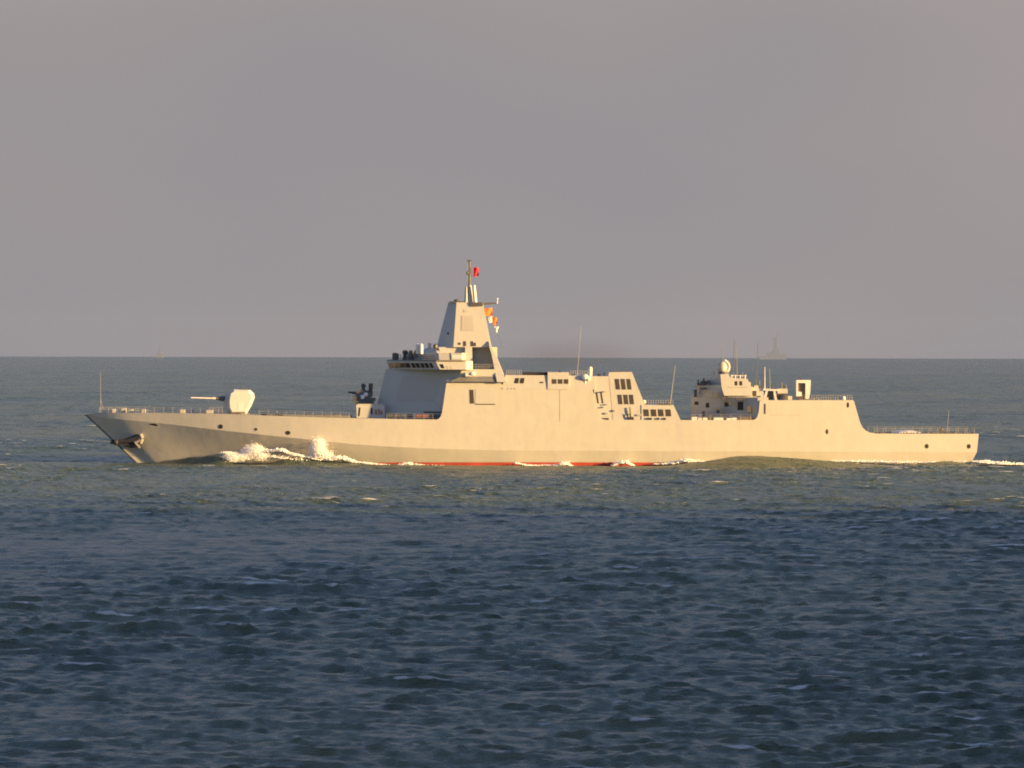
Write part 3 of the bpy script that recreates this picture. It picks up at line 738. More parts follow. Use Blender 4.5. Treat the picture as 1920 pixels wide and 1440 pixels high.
# --- funnel -----------------------------------------------------------------------------------------------
mb = MB(); elev(mb, [(1109, 788), (1116, 705), (1142, 705), (1150, 788)], 9.2, 7.9, 788, 697, 8.8); ffd = part(mb, 'funnel_forward_house', GREY2)
mb = MB(); elev(mb, [(1148, 788), (1141, 704), (1142, 697.5), (1185, 697), (1221, 788)], 9.2, 7.9, 788, 697, 8.8)
fun = part(mb, 'funnel', GREY2, label='broad funnel block with dark exhaust louvres')
q = quad_of([(1148, 788), (1221, 788), (1185, 697), (1141, 697)], 9.2, 7.9, 788, 697, 8.8)
def louvre(parent, u0, u1, v0, v1, sk=0.0):
    """an opening with a frame and slats, on the sloping side of the funnel"""
    def pt(u, v, dy=0): return (X(u, -8.8), -(9.2 - 1.3 * (788 - v) / 91) - dy, Z(v, -8.8))
    mb = MB(); c = [pt(u0 + sk, v1), pt(u1 + sk, v1), pt(u1, v0), pt(u0, v0)]
    mb.hexa([Vector(p) + Vector((0, .05, 0)) for p in c], [Vector(p) - Vector((0, .03, 0)) for p in c])
    lo_ = part(mb, 'louvre', LOUVRE, parent)
    if u1 - u0 < 5: return
    mb = MB(); n = 5
    for k in range(n):
        t = (k + .5) / n; v = v0 + (v1 - v0) * t; uo = sk * t
        mb.hexa([pt(u0 + uo + .5, v + .5, .02), pt(u1 + uo - .5, v + .5, .02), pt(u1 + uo - .5, v + .5, .10), pt(u0 + uo + .5, v + .5, .10)],
                [pt(u0 + uo + .5, v - .3, .02), pt(u1 + uo - .5, v - .3, .02), pt(u1 + uo - .5, v - .3, .06), pt(u0 + uo + .5, v - .3, .06)])
    part(mb, 'louvre_slats', STEEL, lo_)
for (u0, u1) in ((1152.5, 1160.5), (1163.5, 1171.5), (1174.5, 1182)): louvre(fun, u0, u1, 710, 730, 2.5)
for (u0, u1) in ((1157.5, 1165.5), (1168.5, 1176.5), (1179, 1187)): louvre(fun, u0, u1, 739.5, 757.5, 2.2)
for (u0, u1) in ((1116.8, 1119.8), (1125.3, 1128.3)): louvre(ffd, u0, u1, 735, 756, 3.5)
mb = MB(); mb.box(X(1146), X(1182), -5.5, 5.5, Z(698), Z(695.8)); part(mb, 'funnel_cap', STEEL, fun)
mb = MB(); patch(mb, quad_of([(1109, 788), (1150, 788), (1142, 705), (1116, 705)], 9.2, 7.9, 788, 697, 8.8), .18, .8, .01, .055, .10); part(mb, 'step_recess', LOUVRE, ffd)
mb = MB(); mb.tube(P(1183, 787, -9.45), P(1181, 763, -9.2), .14, .11, 8); mb.tube(P(1178, 775, -9.45), P(1189, 787, -9.45), .09, .09, 6); mb.box(X(1180), X(1188), -9.6, -9.2, Z(787), Z(781)); part(mb, 'davit', LOUVRE)
mb = MB()
for (u, v, w, h) in [(1130, 762, 4, 2), (1136, 757, 5, 1.5), (1150, 768, 4, 3), (1134, 773, 6, 3), (1116, 765, 3, 3), (1172, 778, 6, 4), (1194, 776, 8, 3), (1131, 733, 6, 1.5)]:
    mb.box(X(u), X(u + w), -9.28, -8.0, Z(v + h), Z(v))
parts(mb, 'side_fitting', PANEL, fun)
# after deckhouse with four openings
mb = MB(); elev(mb, [(1203, 788), (1203, 759), (1263, 759), (1277, 788)], 9.3, 8.9); ah = part(mb, 'after_house', GREY2)
for u0 in (1206, 1220, 1233.5, 1247.5):
    mb = MB()
    def pt(u, v, dy): return (X(u, -9.3), -(9.3 - .4 * (788 - v) / 29) - dy, Z(v, -9.3))
    c = [(u0 + 1.5, 780), (u0 + 11.5, 780), (u0 + 10, 767), (u0, 767)]
    mb.hexa([pt(u, v, -.05) for u, v in c], [pt(u, v, .03) for u, v in c]); lo_ = part(mb, 'louvre', LOUVRE, ah)
    mb = MB()
    for k in range(4):
        v = 768.5 + 3.2 * k; mb.hexa([pt(u0 + 1.2, v + .5, .02), pt(u0 + 10.6, v + .5, .02), pt(u0 + 10.6, v, .02), pt(u0 + 1.2, v, .02)],
                                     [pt(u0 + 1.2, v + .5, .09), pt(u0 + 10.6, v + .5, .09), pt(u0 + 10.6, v, .05), pt(u0 + 1.2, v, .05)])
    part(mb, 'louvre_slats', STEEL, lo_)
mb = MB()
for u0 in (1214, 1219, 1233, 1245): mb.box(X(u0), X(u0 + 3), -9.55, -9.25, Z(787), Z(782.5))
parts(mb, 'vent', DARK, ah)
mb = MB(); mb.ball(P(1207.5, 753, -7.5), .42, 1, 1, 1, 10, 8); mb.tube(P(1207.5, 759, -7.5), P(1207.5, 754, -7.5), .12, .12, 6); part(mb, 'beacon', WHITE)
mb = MB(); mb.box(X(1232), X(1257), -8.5, -6, Z(759.2), Z(757.2)); mb.box(X(1249), X(1253), -8, -7, Z(758), Z(753)); parts(mb, 'deck_locker', LOUVRE, ah)
# --- after deck clutter -----------------------------------------------------------------------------------------
mb = MB()
for (u, w, h) in [(1297, 10, 6), (1309, 7, 5), (1318, 8, 5), (1338, 18, 5), (1362, 9, 4), (1372, 9, 5)]:
    mb.box(X(u), X(u + w), -9.3, -8.3, Z(788), Z(787 - h))
parts(mb, 'cable_drum', LIGHT)
mb = MB()
for (u, w, h) in [(1327, 9, 6), (1358, 5, 5), (1384, 26, 6)]: mb.box(X(u), X(u + w), -9.1, -8.2, Z(788), Z(787 - h))
parts(mb, 'deck_chest', CRADLE)

# --- after superstructure ------------------------------------------------------------------------------------------
mb = MB(); plan(mb, [(1297, .6), (1420, 9.2), (1440, 9.2)], [(1299, .6), (1420, 8.6), (1440, 8.6)], 788, 744); ab = part(mb, 'hangar_front', GREY2)
aq = [(X(1297, -7), -.6, Z(788, -7)), (X(1420, -7), -9.2, Z(788, -7)), (X(1420, -7), -8.6, Z(744, -7)), (X(1299, -7), -.6, Z(744, -7))]
mb = MB()
for s0, s1, t0, t1 in [(.05, .11, .66, .80), (.22, .27, .55, .75), (.50, .56, .60, .78), (.70, .78, .45, .8)]: patch(mb, aq, s0, s1, t0, t1, .05)
parts(mb, 'vent', DARK, ab)
mb = MB(); plan(mb, [(1302, .5), (1364, 5.6), (1412, 5.6)], [(1308, .5), (1352, 4.6), (1408, 4.6)], 744, 721); part(mb, 'hangar_upper_house', GREY2)
mb = MB(); plan(mb, [(1330, .4), (1356, 3.0), (1375, 3.0)], [(1336, .4), (1352, 2.6), (1368, 2.6)], 721, 701); part(mb, 'radar_tower', GREY2)
mb = MB(); mb.box(X(1309), X(1334), -2.2, 1, Z(722), Z(718)); mb.box(X(1316), X(1330), -1.8, .5, Z(718), Z(714)); mb.tube((X(1312), -1, Z(718)), (X(1311), -1, Z(711)), .2, .15, 8); part(mb, 'roof_equipment', STEEL)
mb = MB(); mb.ball((X(1355, -2), -.6, Z(688, -2)), 1.1, .95, 1, 1.12, 18, 12); rd = part(mb, 'radar_ball', PANEL, label='round radar head on the after tower', smooth=True)
mb = MB(); mb.tube((X(1357, -2), -.6, Z(702, -2)), (X(1357, -2), -.6, Z(696, -2)), 1.25, 1.0, 14); part(mb, 'radar_pedestal', STEEL, rd)
mb = MB()      # curved bright reflector on its after side
for k in range(6):
    a0, a1 = -1.1 + .4 * k, -.7 + .4 * k
    p = lambda a, r: (X(1356, -2) + r * math.cos(a) * .95, -1.0, Z(687, -2) + r * math.sin(a))
    mb.hexa([p(a0, 1.2), p(a1, 1.2), p(a1, 1.62), p(a0, 1.62)], [(x, .2, z) for x, _, z in (p(a0, 1.2), p(a1, 1.2), p(a1, 1.62), p(a0, 1.62))])
part(mb, 'radar_reflector', LIGHT, rd)
mb = MB(); elev(mb, [(1358, 741), (1353, 725), (1351, 701), (1366, 702), (1370, 707), (1384, 709), (1402, 709.5), (1406, 721), (1411, 726), (1410, 741)], 6.2, 5.4, yref=6); lh = part(mb, 'radar_house', GREY2)
q = [(X(1351, -6), -6.2, Z(741, -6)), (X(1411, -6), -6.2, Z(741, -6)), (X(1411, -6), -5.4, Z(701, -6)), (X(1351, -6), -5.4, Z(701, -6))]
for s in (.45, .60): mb = MB(); patch(mb, q, s, s + .08, .48, .68); part(mb, 'window', DARK, lh)
mb = MB(); patch(mb, q, .26, .90, .385, .42, .09); part(mb, 'ledge', PANEL, lh)
mb = MB()
for u in (1372, 1379, 1388, 1397): mb.tube(P(u, 709, -5), P(u, 702, -5), .09, .09, 6)
mb.path([P(1370, 703, -5), P(1400, 703.5, -5)], .07, 6); part(mb, 'railing', LIGHT, lh)
mb = MB(); elev(mb, [(1410, 750), (1408, 724), (1432, 729), (1432, 750)], 5.0, 4.6); part(mb, 'after_locker_house', GREY2)
q = [(X(1410), -5, Z(750)), (X(1432), -5, Z(750)), (X(1432), -4.6, Z(726)), (X(1410), -4.6, Z(726))]
mb = MB(); patch(mb, q, .05, .45, .3, .75); patch(mb, q, .5, .8, .2, .35); parts(mb, 'vent', LOUVRE)
mb = MB()
mb.hexa([P(1431, 727.5, -5), P(1461, 729, -5), P(1461, 732, -5), P(1431, 731, -5)], [P(1431, 727.5, -4), P(1461, 729, -4), P(1461, 732, -4), P(1431, 731, -4)])
mb.hexa([P(1436, 731, -4.9), P(1440, 731, -4.9), P(1436, 749.5, -4.9), P(1431, 749.5, -4.9)], [P(1436, 731, -4.2), P(1440, 731, -4.2), P(1436, 749.5, -4.2), P(1431, 749.5, -4.2)])
mb.hexa([P(1450, 731, -4.9), P(1453.5, 731, -4.9), P(1457.5, 749.5, -4.9), P(1453, 749.5, -4.9)], [P(1450, 731, -4.2), P(1453.5, 731, -4.2), P(1457.5, 749.5, -4.2), P(1453, 749.5, -4.2)])
part(mb, 'gallows_frame', WHITE, label='pale trestle frame on the hangar roof')
mb = MB(); mb.box(X(1437), X(1452), -3.5, -1, Z(750), Z(733)); part(mb, 'decoy_launcher', STEEL)
mb = MB(); mb.box(X(1460), X(1479), -4.2, 2, Z(738), Z(728)); mb.box(X(1465), X(1477), -4, 2, Z(750), Z(738)); dl = part(mb, 'decoy_house', GREY2)
mb = MB(); mb.box(X(1460), X(1478), -4.3, -4.15, Z(740), Z(737)); mb.box(X(1460), X(1465), -4.3, 1.9, Z(747), Z(741)); parts(mb, 'vent', LOUVRE, dl)
# box launcher on the hangar roof
mb = MB()
yl = -3
elev(mb, [(1511, 747), (1511, 717), (1497, 717), (1497, 733), (1504, 734), (1504, 742), (1494, 742), (1494, 711.5), (1521, 711.5), (1520, 735), (1517, 747)], 1.7, yref=3)
ml = part(mb, 'missile_launcher', LIGHT, label='pale box launcher on the after roof')
mb = MB(); mb.box(X(1496.5, yl), X(1510.5, yl), -1.2, 1.2, Z(748, yl), Z(717.2, yl)); mb.box(X(1500, yl), X(1514, yl), -1.5, 1.5, Z(750.5, yl), Z(746.8, yl)); part(mb, 'launcher_cradle', CRADLE, ml)
mb = MB(); mb.ball(P(1582, 745.5, -8), .42, 1, 1, 1.1, 10, 8); mb.tube(P(1582, 750, -8), P(1582, 746, -8), .15, .15, 6); part(mb, 'beacon', WHITE)
mb = MB()
for u in (1562, 1570, 1590): mb.tube(P(u, 750, -8), P(u, 744, -8), .06, .05, 6)
parts(mb, 'antenna_stub', STEEL)
mb = MB(); patch(mb, side_q(1433, 1436, 756, 775), .1, .9, 0, 1, .06); part(mb, 'side_ladder', LOUVRE)
mb = MB(); patch(mb, side_q(1445, 1500, 776.5, 777.5), 0, 1, 0, 1, .04); part(mb, 'panel_seam', PANEL)
def gear(name, mat, *boxes):
    for (u0, u1, v0, v1, y0, y1) in boxes:
        mb = MB(); mb.box(X(u0), X(u1), y0, y1, Z(v1), Z(v0)); part(mb, name, mat)
gear('roof_locker', GREY2, (1402, 1409, 716, 724, -4.5, -2), (1416, 1424, 722, 728, -4, -2), (1480, 1488, 742, 750, -3, 1), (1530, 1538, 746.5, 750, -4, 0))
gear('roof_fitting', STEEL, (1414, 1418, 719, 726, -3, -2.4), (1426, 1429, 721, 728, -3.5, -3), (1469, 1473, 722, 728, -3, -2.4), (1448, 1451, 722, 729, -3, -2.5), (1504, 1508, 707, 711.4, -1, 0),
     (1546, 1549, 744, 750, -5, -4.5), (1320, 1323, 709, 714, -1.5, -1), (1340, 1343, 694, 701, -1.2, -.7))
gear('deck_fitting', STEEL, (1303, 1309, 730, 744, -2.4, -1.8), (1312, 1326, 726, 730, -4.2, -2.5), (1328, 1334, 712, 721, -3.6, -2.6), (1338, 1345, 735, 742, -6.5, -4.5), (1353, 1362, 744, 748, -7.5, -5),
     (1366, 1372, 752, 758, -8.2, -6.2), (1380, 1396, 745, 749, -8.6, -7), (1400, 1408, 760, 772, -9.3, -8), (1344, 1350, 764, 774, -6.2, -4.8), (1318, 1323, 770, 787, -5.2, -4.2), (1436, 1442, 744, 750, -6.5, -5.5), (1471, 1476, 739, 750, -5, -4.2))
for u0, v1, v0, y in ((1306, 744, 722, -1.5), (1322, 721, 708, -2), (1392, 709, 697, -3), (1398, 709, 700, -4), (1466, 728, 716, -3), (1474, 728, 720, -2), (1424, 729, 712, -3)):
    mb = MB(); mb.tube(P(u0, v1, y), P(u0 + .5, v0, y), .08, .05, 6); mb.box(X(u0 - 2), X(u0 + 2.5), y - .06, y + .06, Z(v0 + 3.4), Z(v0 + 2.6)); part(mb, 'antenna_mast', STEEL)
gear('inflatable_raft', WHITE, (1300, 1307, 776, 780, -4.2, -3), (1310, 1317, 776, 780, -5, -4))
def roof_rail(u0, u1, v, y, n):
    mb = MB(); pts = [Vector(P(u0 + (u1 - u0) * i / n, v, y)) for i in range(n + 1)]
    for p in pts: mb.tube(p, p + Vector((0, 0, 1.0)), .025, .025, 5)
    for h in (.5, 1.0): mb.path([p + Vector((0, 0, h)) for p in pts], .022, 5)
    part(mb, 'roof_railing', PANEL)
roof_rail(1500, 1598, 749, -8, 22); roof_rail(1207, 1262, 759, -8.6, 12); roof_rail(950, 978, 703.5, -8, 7); roof_rail(1070, 1110, 704.5, -7.8, 9); roof_rail(872, 932, 692.6, -7.2, 12)
gear('roof_fitting', STEEL, (955, 959, 700, 703.5, -6, -5), (968, 972, 699, 703.5, -6, -5.4), (1072, 1078, 701, 704, -5, -3.5), (1120, 1126, 701.5, 705, -5, -4), (1132, 1134, 698, 705, -5, -4.6), (1048, 1052, 695.5, 698, -4, -3))
for u0, v0, v1 in ((1160, 690, 697), (1172, 687, 697)):
    mb = MB(); mb.tube(P(u0, v1, -3), P(u0, v0, -3), .07, .05, 6); part(mb, 'antenna_stub', STEEL)
# --- flight deck ------------------------------------------------------------------------------------------------------
mb = MB()
elev(mb, [(1678, 812), (1690, 808), (1706, 806.5), (1724, 808), (1742, 812)], 7.6, 7.2); part(mb, 'net_cover', LIGHT)
mb = MB()
for i in range(40):
    u = 1622 + i * 5.1 + random.uniform(-1, 1); h = random.uniform(1.0, 3.2)
    bk = Bk(u) - .9; mb.box(X(u, -bk), X(u + random.uniform(1.5, 4), -bk), -bk, -bk + .5, Z(812, -bk), Z(811.5 - h, -bk))
parts(mb, 'deck_edge_net', LOUVRE)
mb = MB(); mb.tube(P(1776, 812, 0), P(1779, 768, 0), .05, .035, 6); part(mb, 'ensign_staff', WHIPGREY)
mb = MB(); mb.box(X(1764), X(1781), -5, -3.5, Z(812), Z(806)); mb.ball(P(1766, 804, -4), .35); part(mb, 'winch', STEEL)

# ----------------------------------------------------------------------------------------------
# flags
# ----------------------------------------------------------------------------------------------
def flag(name, pts, mat, label, y=-.4, thick=.02):
    """a small cloth with folds, corners given as photo points: hoist-top, fly-top, fly-bottom, hoist-bottom"""
    nU, nV = 8, 6; v = []; f = []
    a, b, c, d = [Vector(P(u, w, y)) for u, w in pts]
    for side in (0, 1):
        for j in range(nV + 1):
            for i in range(nU + 1):
                s, t = i / nU, j / nV
                p = lerp(lerp(a, b, s), lerp(d, c, s), t)
                p.y += .22 * s * math.sin(s * 7 + t * 3) + side * thick; p.z += .08 * s * math.sin(s * 6 + 1)
                v.append(p)
    n = (nU + 1) * (nV + 1)
    for j in range(nV):
        for i in range(nU):
            q = j * (nU + 1) + i
            f += [(q, q + 1, q + nU + 2, q + nU + 1), (n + q + nU + 1, n + q + nU + 2, n + q + 1, n + q)]
    mb = MB().add(v, f); o = mb.build(name, mat, None, True); o.location.y = SHIP_Y
    return tag(o, label, 'flag')
flag('flag', [(886, 501), (897, 502), (897, 517), (887, 520)], FLAGRED, 'small red flag flying beside the topmast of the warship')
flag('flag', [(904, 579), (922, 577), (924, 591), (906, 593)], FLAGORANGE, 'orange signal flag just under the yardarm, topmost of the hoist')
flag('flag', [(915, 595), (922, 593), (926, 603), (918, 606)], FLAGWHITE, 'white signal flag below the topmost orange one')
flag('flag', [(922, 592), (931, 596), (932, 607), (925, 611)], FLAGORANGE, 'orange signal flag beside the white one, low in the hoist')
flag('flag', [(926, 612), (935, 613), (933, 619), (931, 626)], FLAGWHITE, 'narrow white pennant at the foot of the signal hoist')
mb = MB(); mb.path([P(905, 572, -.4), P(915, 594, -.4), P(926, 611, -.4), P(938, 640, -.4), P(944, 690, -.4)], .025, 5); part(mb, 'halyard', STEEL)

# ----------------------------------------------------------------------------------------------
# ship far off on the horizon
# ----------------------------------------------------------------------------------------------
def far_vessel(uc, dist, shapes, label, name='distant_ship', mat=None):
    root = bpy.data.objects.new(name, None); COL.objects.link(root)
    drop = dist * dist / (2 * EARTH)
    root.location = ((uc - 960) * K * dist, dist, -drop)
    s = K * dist
    zl = lambda v: (EYE - (v - VE) * s) + drop
    for nm, polys in shapes:
        mb = MB()
        for poly, w in polys:
            nr_ = [((u - uc) * s, -w, zl(v)) for u, v in poly]; mb.hexa(nr_, [(x, w, z) for x, _, z in nr_])
        mb.build(nm, mat or FAR_HAZED, root)
    return tag(root, label, 'ship')
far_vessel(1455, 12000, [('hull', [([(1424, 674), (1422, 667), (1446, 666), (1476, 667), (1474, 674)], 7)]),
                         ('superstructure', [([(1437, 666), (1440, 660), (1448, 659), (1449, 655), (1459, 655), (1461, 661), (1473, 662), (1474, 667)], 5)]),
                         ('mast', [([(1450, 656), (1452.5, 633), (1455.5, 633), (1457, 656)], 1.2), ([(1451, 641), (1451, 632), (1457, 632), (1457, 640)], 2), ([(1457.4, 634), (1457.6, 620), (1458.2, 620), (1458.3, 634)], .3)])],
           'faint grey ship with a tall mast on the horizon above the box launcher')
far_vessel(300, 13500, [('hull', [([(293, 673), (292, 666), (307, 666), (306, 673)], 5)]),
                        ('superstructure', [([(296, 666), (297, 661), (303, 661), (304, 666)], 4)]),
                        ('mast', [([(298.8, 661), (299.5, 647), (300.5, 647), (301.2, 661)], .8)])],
           'tiny faint vessel on the horizon above the bow of the warship', mat=FAR_HAZED_PALE)

# ----------------------------------------------------------------------------------------------
# air: thin haze over the whole sea, and the warship's drifting exhaust
# ----------------------------------------------------------------------------------------------
HAZE = True
if HAZE:
    mb = MB(); mb.box(-24000, 24000, -24000, 24000, -42, 150)
    hz_o = mb.build('haze', None); tag(hz_o, kind='stuff')
    m = bpy.data.materials.new('haze_air'); m.use_nodes = True; n = m.node_tree.nodes; l = m.node_tree.links
    n.remove(n['Principled BSDF']); pv = n.new('ShaderNodeVolumePrincipled')
    pv.inputs['Color'].default_value = (.30, .38, .60, 1); pv.inputs['Density'].default_value = 0.6e-5; pv.inputs['Anisotropy'].default_value = 0.0
    l.new(pv.outputs[0], n['Material Output'].inputs['Volume']); hz_o.data.materials.append(m)
mb = MB(); mb.ball(P(1072, 665, 28), 1.0, 21, 12, 4.6, 20, 12)
sm = mb.build('smoke', None); sm.location.y = SHIP_Y; tag(sm, 'thin dark exhaust smoke hanging behind the midships deckhouse', 'smoke', kind='stuff')
m = bpy.data.materials.new('exhaust_smoke'); m.use_nodes = True; n = m.node_tree.nodes; l = m.node_tree.links
n.remove(n['Principled BSDF']); pv = n.new('ShaderNodeVolumePrincipled'); pv.inputs['Color'].default_value = (.10, .10, .115, 1)
t = n.new('ShaderNodeTexCoord'); mp = n.new('ShaderNodeMapping'); mp.inputs['Location'].default_value = (-1, -1, -1); mp.inputs['Scale'].default_value = (2, 2, 2)
l.new(t.outputs['Generated'], mp.inputs[0]); ln = n.new('ShaderNodeVectorMath'); ln.operation = 'LENGTH'; l.new(mp.outputs[0], ln.inputs[0])
fo_ = n.new('ShaderNodeMapRange'); fo_.interpolation_type = 'SMOOTHSTEP'; fo_.inputs['From Min'].default_value = .1; fo_.inputs['From Max'].default_value = 1.0; fo_.inputs['To Min'].default_value = 1.0; fo_.inputs['To Max'].default_value = 0.0
l.new(ln.outputs['Value'], fo_.inputs['Value'])
nz = n.new('ShaderNodeTexNoise'); nz.inputs['Scale'].default_value = .16; nz.inputs['Detail'].default_value = 4.0; l.new(t.outputs['Object'], nz.inputs['Vector'])
mu = n.new('ShaderNodeMath'); mu.operation = 'MULTIPLY'; l.new(fo_.outputs[0], mu.inputs[0]); l.new(nz.outputs['Fac'], mu.inputs[1])
m2 = n.new('ShaderNodeMath'); m2.operation = 'MULTIPLY'; m2.inputs[1].default_value = .042; l.new(mu.outputs[0], m2.inputs[0])
l.new(m2.outputs[0], pv.inputs['Density']); l.new(pv.outputs[0], n['Material Output'].inputs['Volume']); sm.data.materials.append(m)

# ----------------------------------------------------------------------------------------------
# foam and spray
# ----------------------------------------------------------------------------------------------
def foam_material():
    m = bpy.data.materials.new('sea_foam'); m.use_nodes = True
    b = m.node_tree.nodes['Principled BSDF']
    b.inputs['Base Color'].default_value = (.82, .83, .84, 1); b.inputs['Roughness'].default_value = .9
    b.inputs['Subsurface Weight'].default_value = 0.0
    return m
FOAM = foam_material()
class Drops:
    """thousands of loose water drops in one mesh, gathered with numpy"""
    def __init__(s): s.c = []; s.r = []
    def burst(s, u, v, su, sv, n, r, y, sy=1.5, base=None, lean=0.0):
        a, b, c = rng.normal(0, 1, (3, n)); rad = np.sqrt(a * a + b * b)
        vv = v + b * sv; uu = u + a * su + lean * (vv - v)
        if base is not None: vv = np.where(vv > base, base - np.abs(rng.normal(0, 1, n)) * sv * .5, vv)
        # clots: pull drops towards random strands so that the burst is ragged
        k = rng.integers(0, 26, n); ku = rng.normal(0, su, 26); kv = rng.normal(0, sv, 26); pull = rng.uniform(0, .55, n)
        uu = uu + (u + ku[k] - uu) * pull; vv = vv + (np.minimum(v + kv[k], 9e9 if base is None else base) - vv) * pull
        yy = y + c * sy; D = K * (SHIP_Y + yy)
        s.c.append(np.stack([(uu - 960) * D, yy, EYE - (vv - VE) * D], 1)); s.r.append(r * rng.uniform(.35, 1.3, n) / (1 + .35 * rad))
    def line(s, pts, r, n, y, sy=.8, jit=1.2):
        p = np.array(pts, float); seg = rng.integers(0, len(p) - 1, n); t = rng.uniform(0, 1, n)
        q = p[seg] + (p[seg + 1] - p[seg]) * t[:, None]
        gap = np.sin(q[:, 0] * .37) + np.sin(q[:, 0] * .83 + 1) + np.sin(q[:, 0] * .19 + 2) > rng.uniform(-2.2, .8, n)
        q = q[gap]; n = len(q)
        u = q[:, 0] + rng.normal(0, jit * 1.6, n); v = q[:, 1] - np.abs(rng.normal(0, jit, n)) * q[:, 2] + .4
        yy = y + rng.normal(0, sy, n); D = K * (SHIP_Y + yy)
        s.c.append(np.stack([(u - 960) * D, yy, EYE - (v - VE) * D], 1)); s.r.append(r * rng.uniform(.4, 1.3, n) * np.sqrt(q[:, 2]))
    def build(s, name, mat, label, cat):
        c = np.concatenate(s.c); r = np.concatenate(s.r); n = len(c)
        d = np.array([(1, 0, 0), (-1, 0, 0), (0, 1, 0), (0, -1, 0), (0, 0, 1), (0, 0, -1)], float)
        f = np.array([(0, 2, 4), (2, 1, 4), (1, 3, 4), (3, 0, 4), (2, 0, 5), (1, 2, 5), (3, 1, 5), (0, 3, 5)])
        stretch = np.stack([rng.uniform(.8, 1.7, n), np.ones(n), rng.uniform(.7, 1.2, n)], 1)
        v = (c[:, None] + d[None] * (r[:, None] * stretch)[:, None]).reshape(-1, 3); q = (f[None] + 6 * np.arange(n)[:, None, None]).reshape(-1, 3)
        me = bpy.data.meshes.new(name); me.from_pydata(v.tolist(), [], q.tolist()); me.update()
        o = link(name, me, mat, None, True); o.location.y = SHIP_Y
        return tag(o, label, cat, kind='stuff')
sp = Drops()
sp.burst(478, 850, 9, 7.5, 9000, .11, -12, 1.0, 866)
sp.burst(490, 857, 9, 5, 5000, .12, -12, 1.0, 866)
sp.burst(450, 858, 13, 4, 5000, .10, -13, 1.0, 867)
sp.burst(427, 851, 7, 1.8, 900, .10, -14, .8)
sp.burst(436, 861, 9, 4, 2600, .11, -14.5, .9, 868)
sp.build('bow_spray', FOAM, 'white burst of spray against the bow, nearer the stem', 'spray')
sp = Drops()
sp.burst(597, 842, 6.5, 9, 8000, .11, -11.8, 1.0, 864)
sp.burst(604, 855, 11, 5.5, 6000, .12, -11.8, 1.0, 865)
sp.build('bow_spray', FOAM, 'taller white plume of spray behind the first burst', 'spray')
fl = Drops()
fl.line([(500, 848, 1.3), (530, 846, 1.5), (545, 853, 1.3), (565, 857, 1.2), (600, 864, 1.5), (640, 863, 1.4), (665, 868, 1), (700, 871, .8), (728, 873, .5)], .11, 10400, -12.4)
fl.line([(620, 864, 1.6), (640, 861, 2.0), (662, 866, 1.2)], .11, 2600, -12.4)
fl.line([(505, 858, 1), (540, 862, 1), (580, 865, 1)], .11, 1400, -12.6, 1.0, 2)
fl.line([(740, 874, .6), (765, 871, 1.3), (795, 874, .8), (830, 874, .5)], .11, 2200, -12)
fl.line([(966, 868, .7), (985, 873, 1), (1010, 874, .9), (1040, 874, 1), (1062, 870, 1.6), (1070, 873, .7)], .11, 3000, -12)
fl.line([(1148, 873, .6), (1163, 868, 1.6), (1175, 868, 1.5), (1187, 873, .8)], .11, 1400, -12)
fl.line([(1228, 870, .6), (1262, 869, 1.1), (1285, 865, 1.7), (1305, 865, 1.3), (1328, 868, .6)], .11, 3000, -11.8)
fl.line([(1560, 863, .5), (1600, 864, .9), (1650, 865, 1.1), (1690, 866, 1), (1740, 865, .7), (1810, 863, .6)], .11, 3800, -11)
fl.line([(1826, 864, .9), (1845, 866, 1.5), (1870, 868, 1.5), (1900, 869, 1.4), (1960, 870, 1.2)], .11, 5200, -8, 1.2)
fl.build('hull_foam', FOAM, 'white foam strung along the waterline of the warship', 'foam')

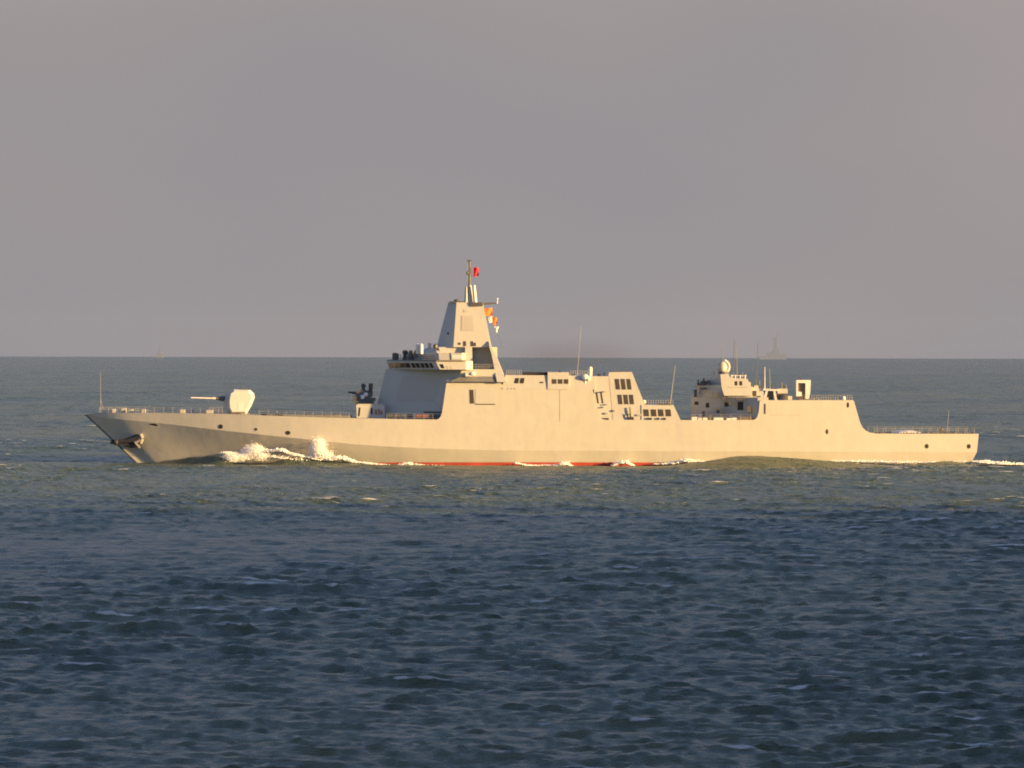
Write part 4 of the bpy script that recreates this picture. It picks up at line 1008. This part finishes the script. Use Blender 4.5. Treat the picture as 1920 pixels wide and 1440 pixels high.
def mist(name, u, v, y, ru, ry, rv, dens, label, seed):
    """soft cloud of fine spray"""
    mb = MB(); mb.ball(P(u, v, y), 1.0, ru * .107, ry, rv * .107, 20, 12)
    o = mb.build(name, None); o.location.y = SHIP_Y; tag(o, label, 'spray', kind='stuff')
    m = bpy.data.materials.new('spray_mist'); m.use_nodes = True; n = m.node_tree.nodes; l = m.node_tree.links
    n.remove(n['Principled BSDF']); pv = n.new('ShaderNodeVolumePrincipled'); pv.inputs['Color'].default_value = (.96, .97, .98, 1)
    t = n.new('ShaderNodeTexCoord'); mp = n.new('ShaderNodeMapping'); mp.inputs['Location'].default_value = (-1, -1, -1); mp.inputs['Scale'].default_value = (2, 2, 2)
    l.new(t.outputs['Generated'], mp.inputs[0]); ln = n.new('ShaderNodeVectorMath'); ln.operation = 'LENGTH'; l.new(mp.outputs[0], ln.inputs[0])
    nz = n.new('ShaderNodeTexNoise'); nz.inputs['Scale'].default_value = .55; nz.inputs['Detail'].default_value = 4.0
    of = n.new('ShaderNodeVectorMath'); of.inputs[1].default_value = (seed, seed * 2, 0); l.new(t.outputs['Object'], of.inputs[0]); l.new(of.outputs[0], nz.inputs['Vector'])
    ad_ = n.new('ShaderNodeMath'); ad_.operation = 'MULTIPLY_ADD'; ad_.inputs[1].default_value = -1.5; l.new(nz.outputs['Fac'], ad_.inputs[0])
    sh = n.new('ShaderNodeMath'); sh.inputs[1].default_value = .75; l.new(ln.outputs['Value'], sh.inputs[0]); l.new(sh.outputs[0], ad_.inputs[2])
    mr = n.new('ShaderNodeMapRange'); mr.interpolation_type = 'SMOOTHSTEP'; mr.inputs['From Min'].default_value = .25; mr.inputs['From Max'].default_value = .95; mr.inputs['To Min'].default_value = dens; mr.inputs['To Max'].default_value = 0.0
    l.new(ad_.outputs[0], mr.inputs['Value']); l.new(mr.outputs[0], pv.inputs['Density']); l.new(pv.outputs[0], n['Material Output'].inputs['Volume']); o.data.materials.append(m)
mist('spray_mist', 477, 852, -12, 30, 3.0, 19, 2.4, 'soft white mist round the first bow spray burst', 1)
mist('spray_mist', 446, 858, -13, 34, 2.5, 11, 1.3, 'thin pale mist low at the bow, before the first burst', 7)
mist('spray_mist', 598, 846, -11.8, 22, 2.5, 25, 2.0, 'soft white mist round the taller spray plume', 4)
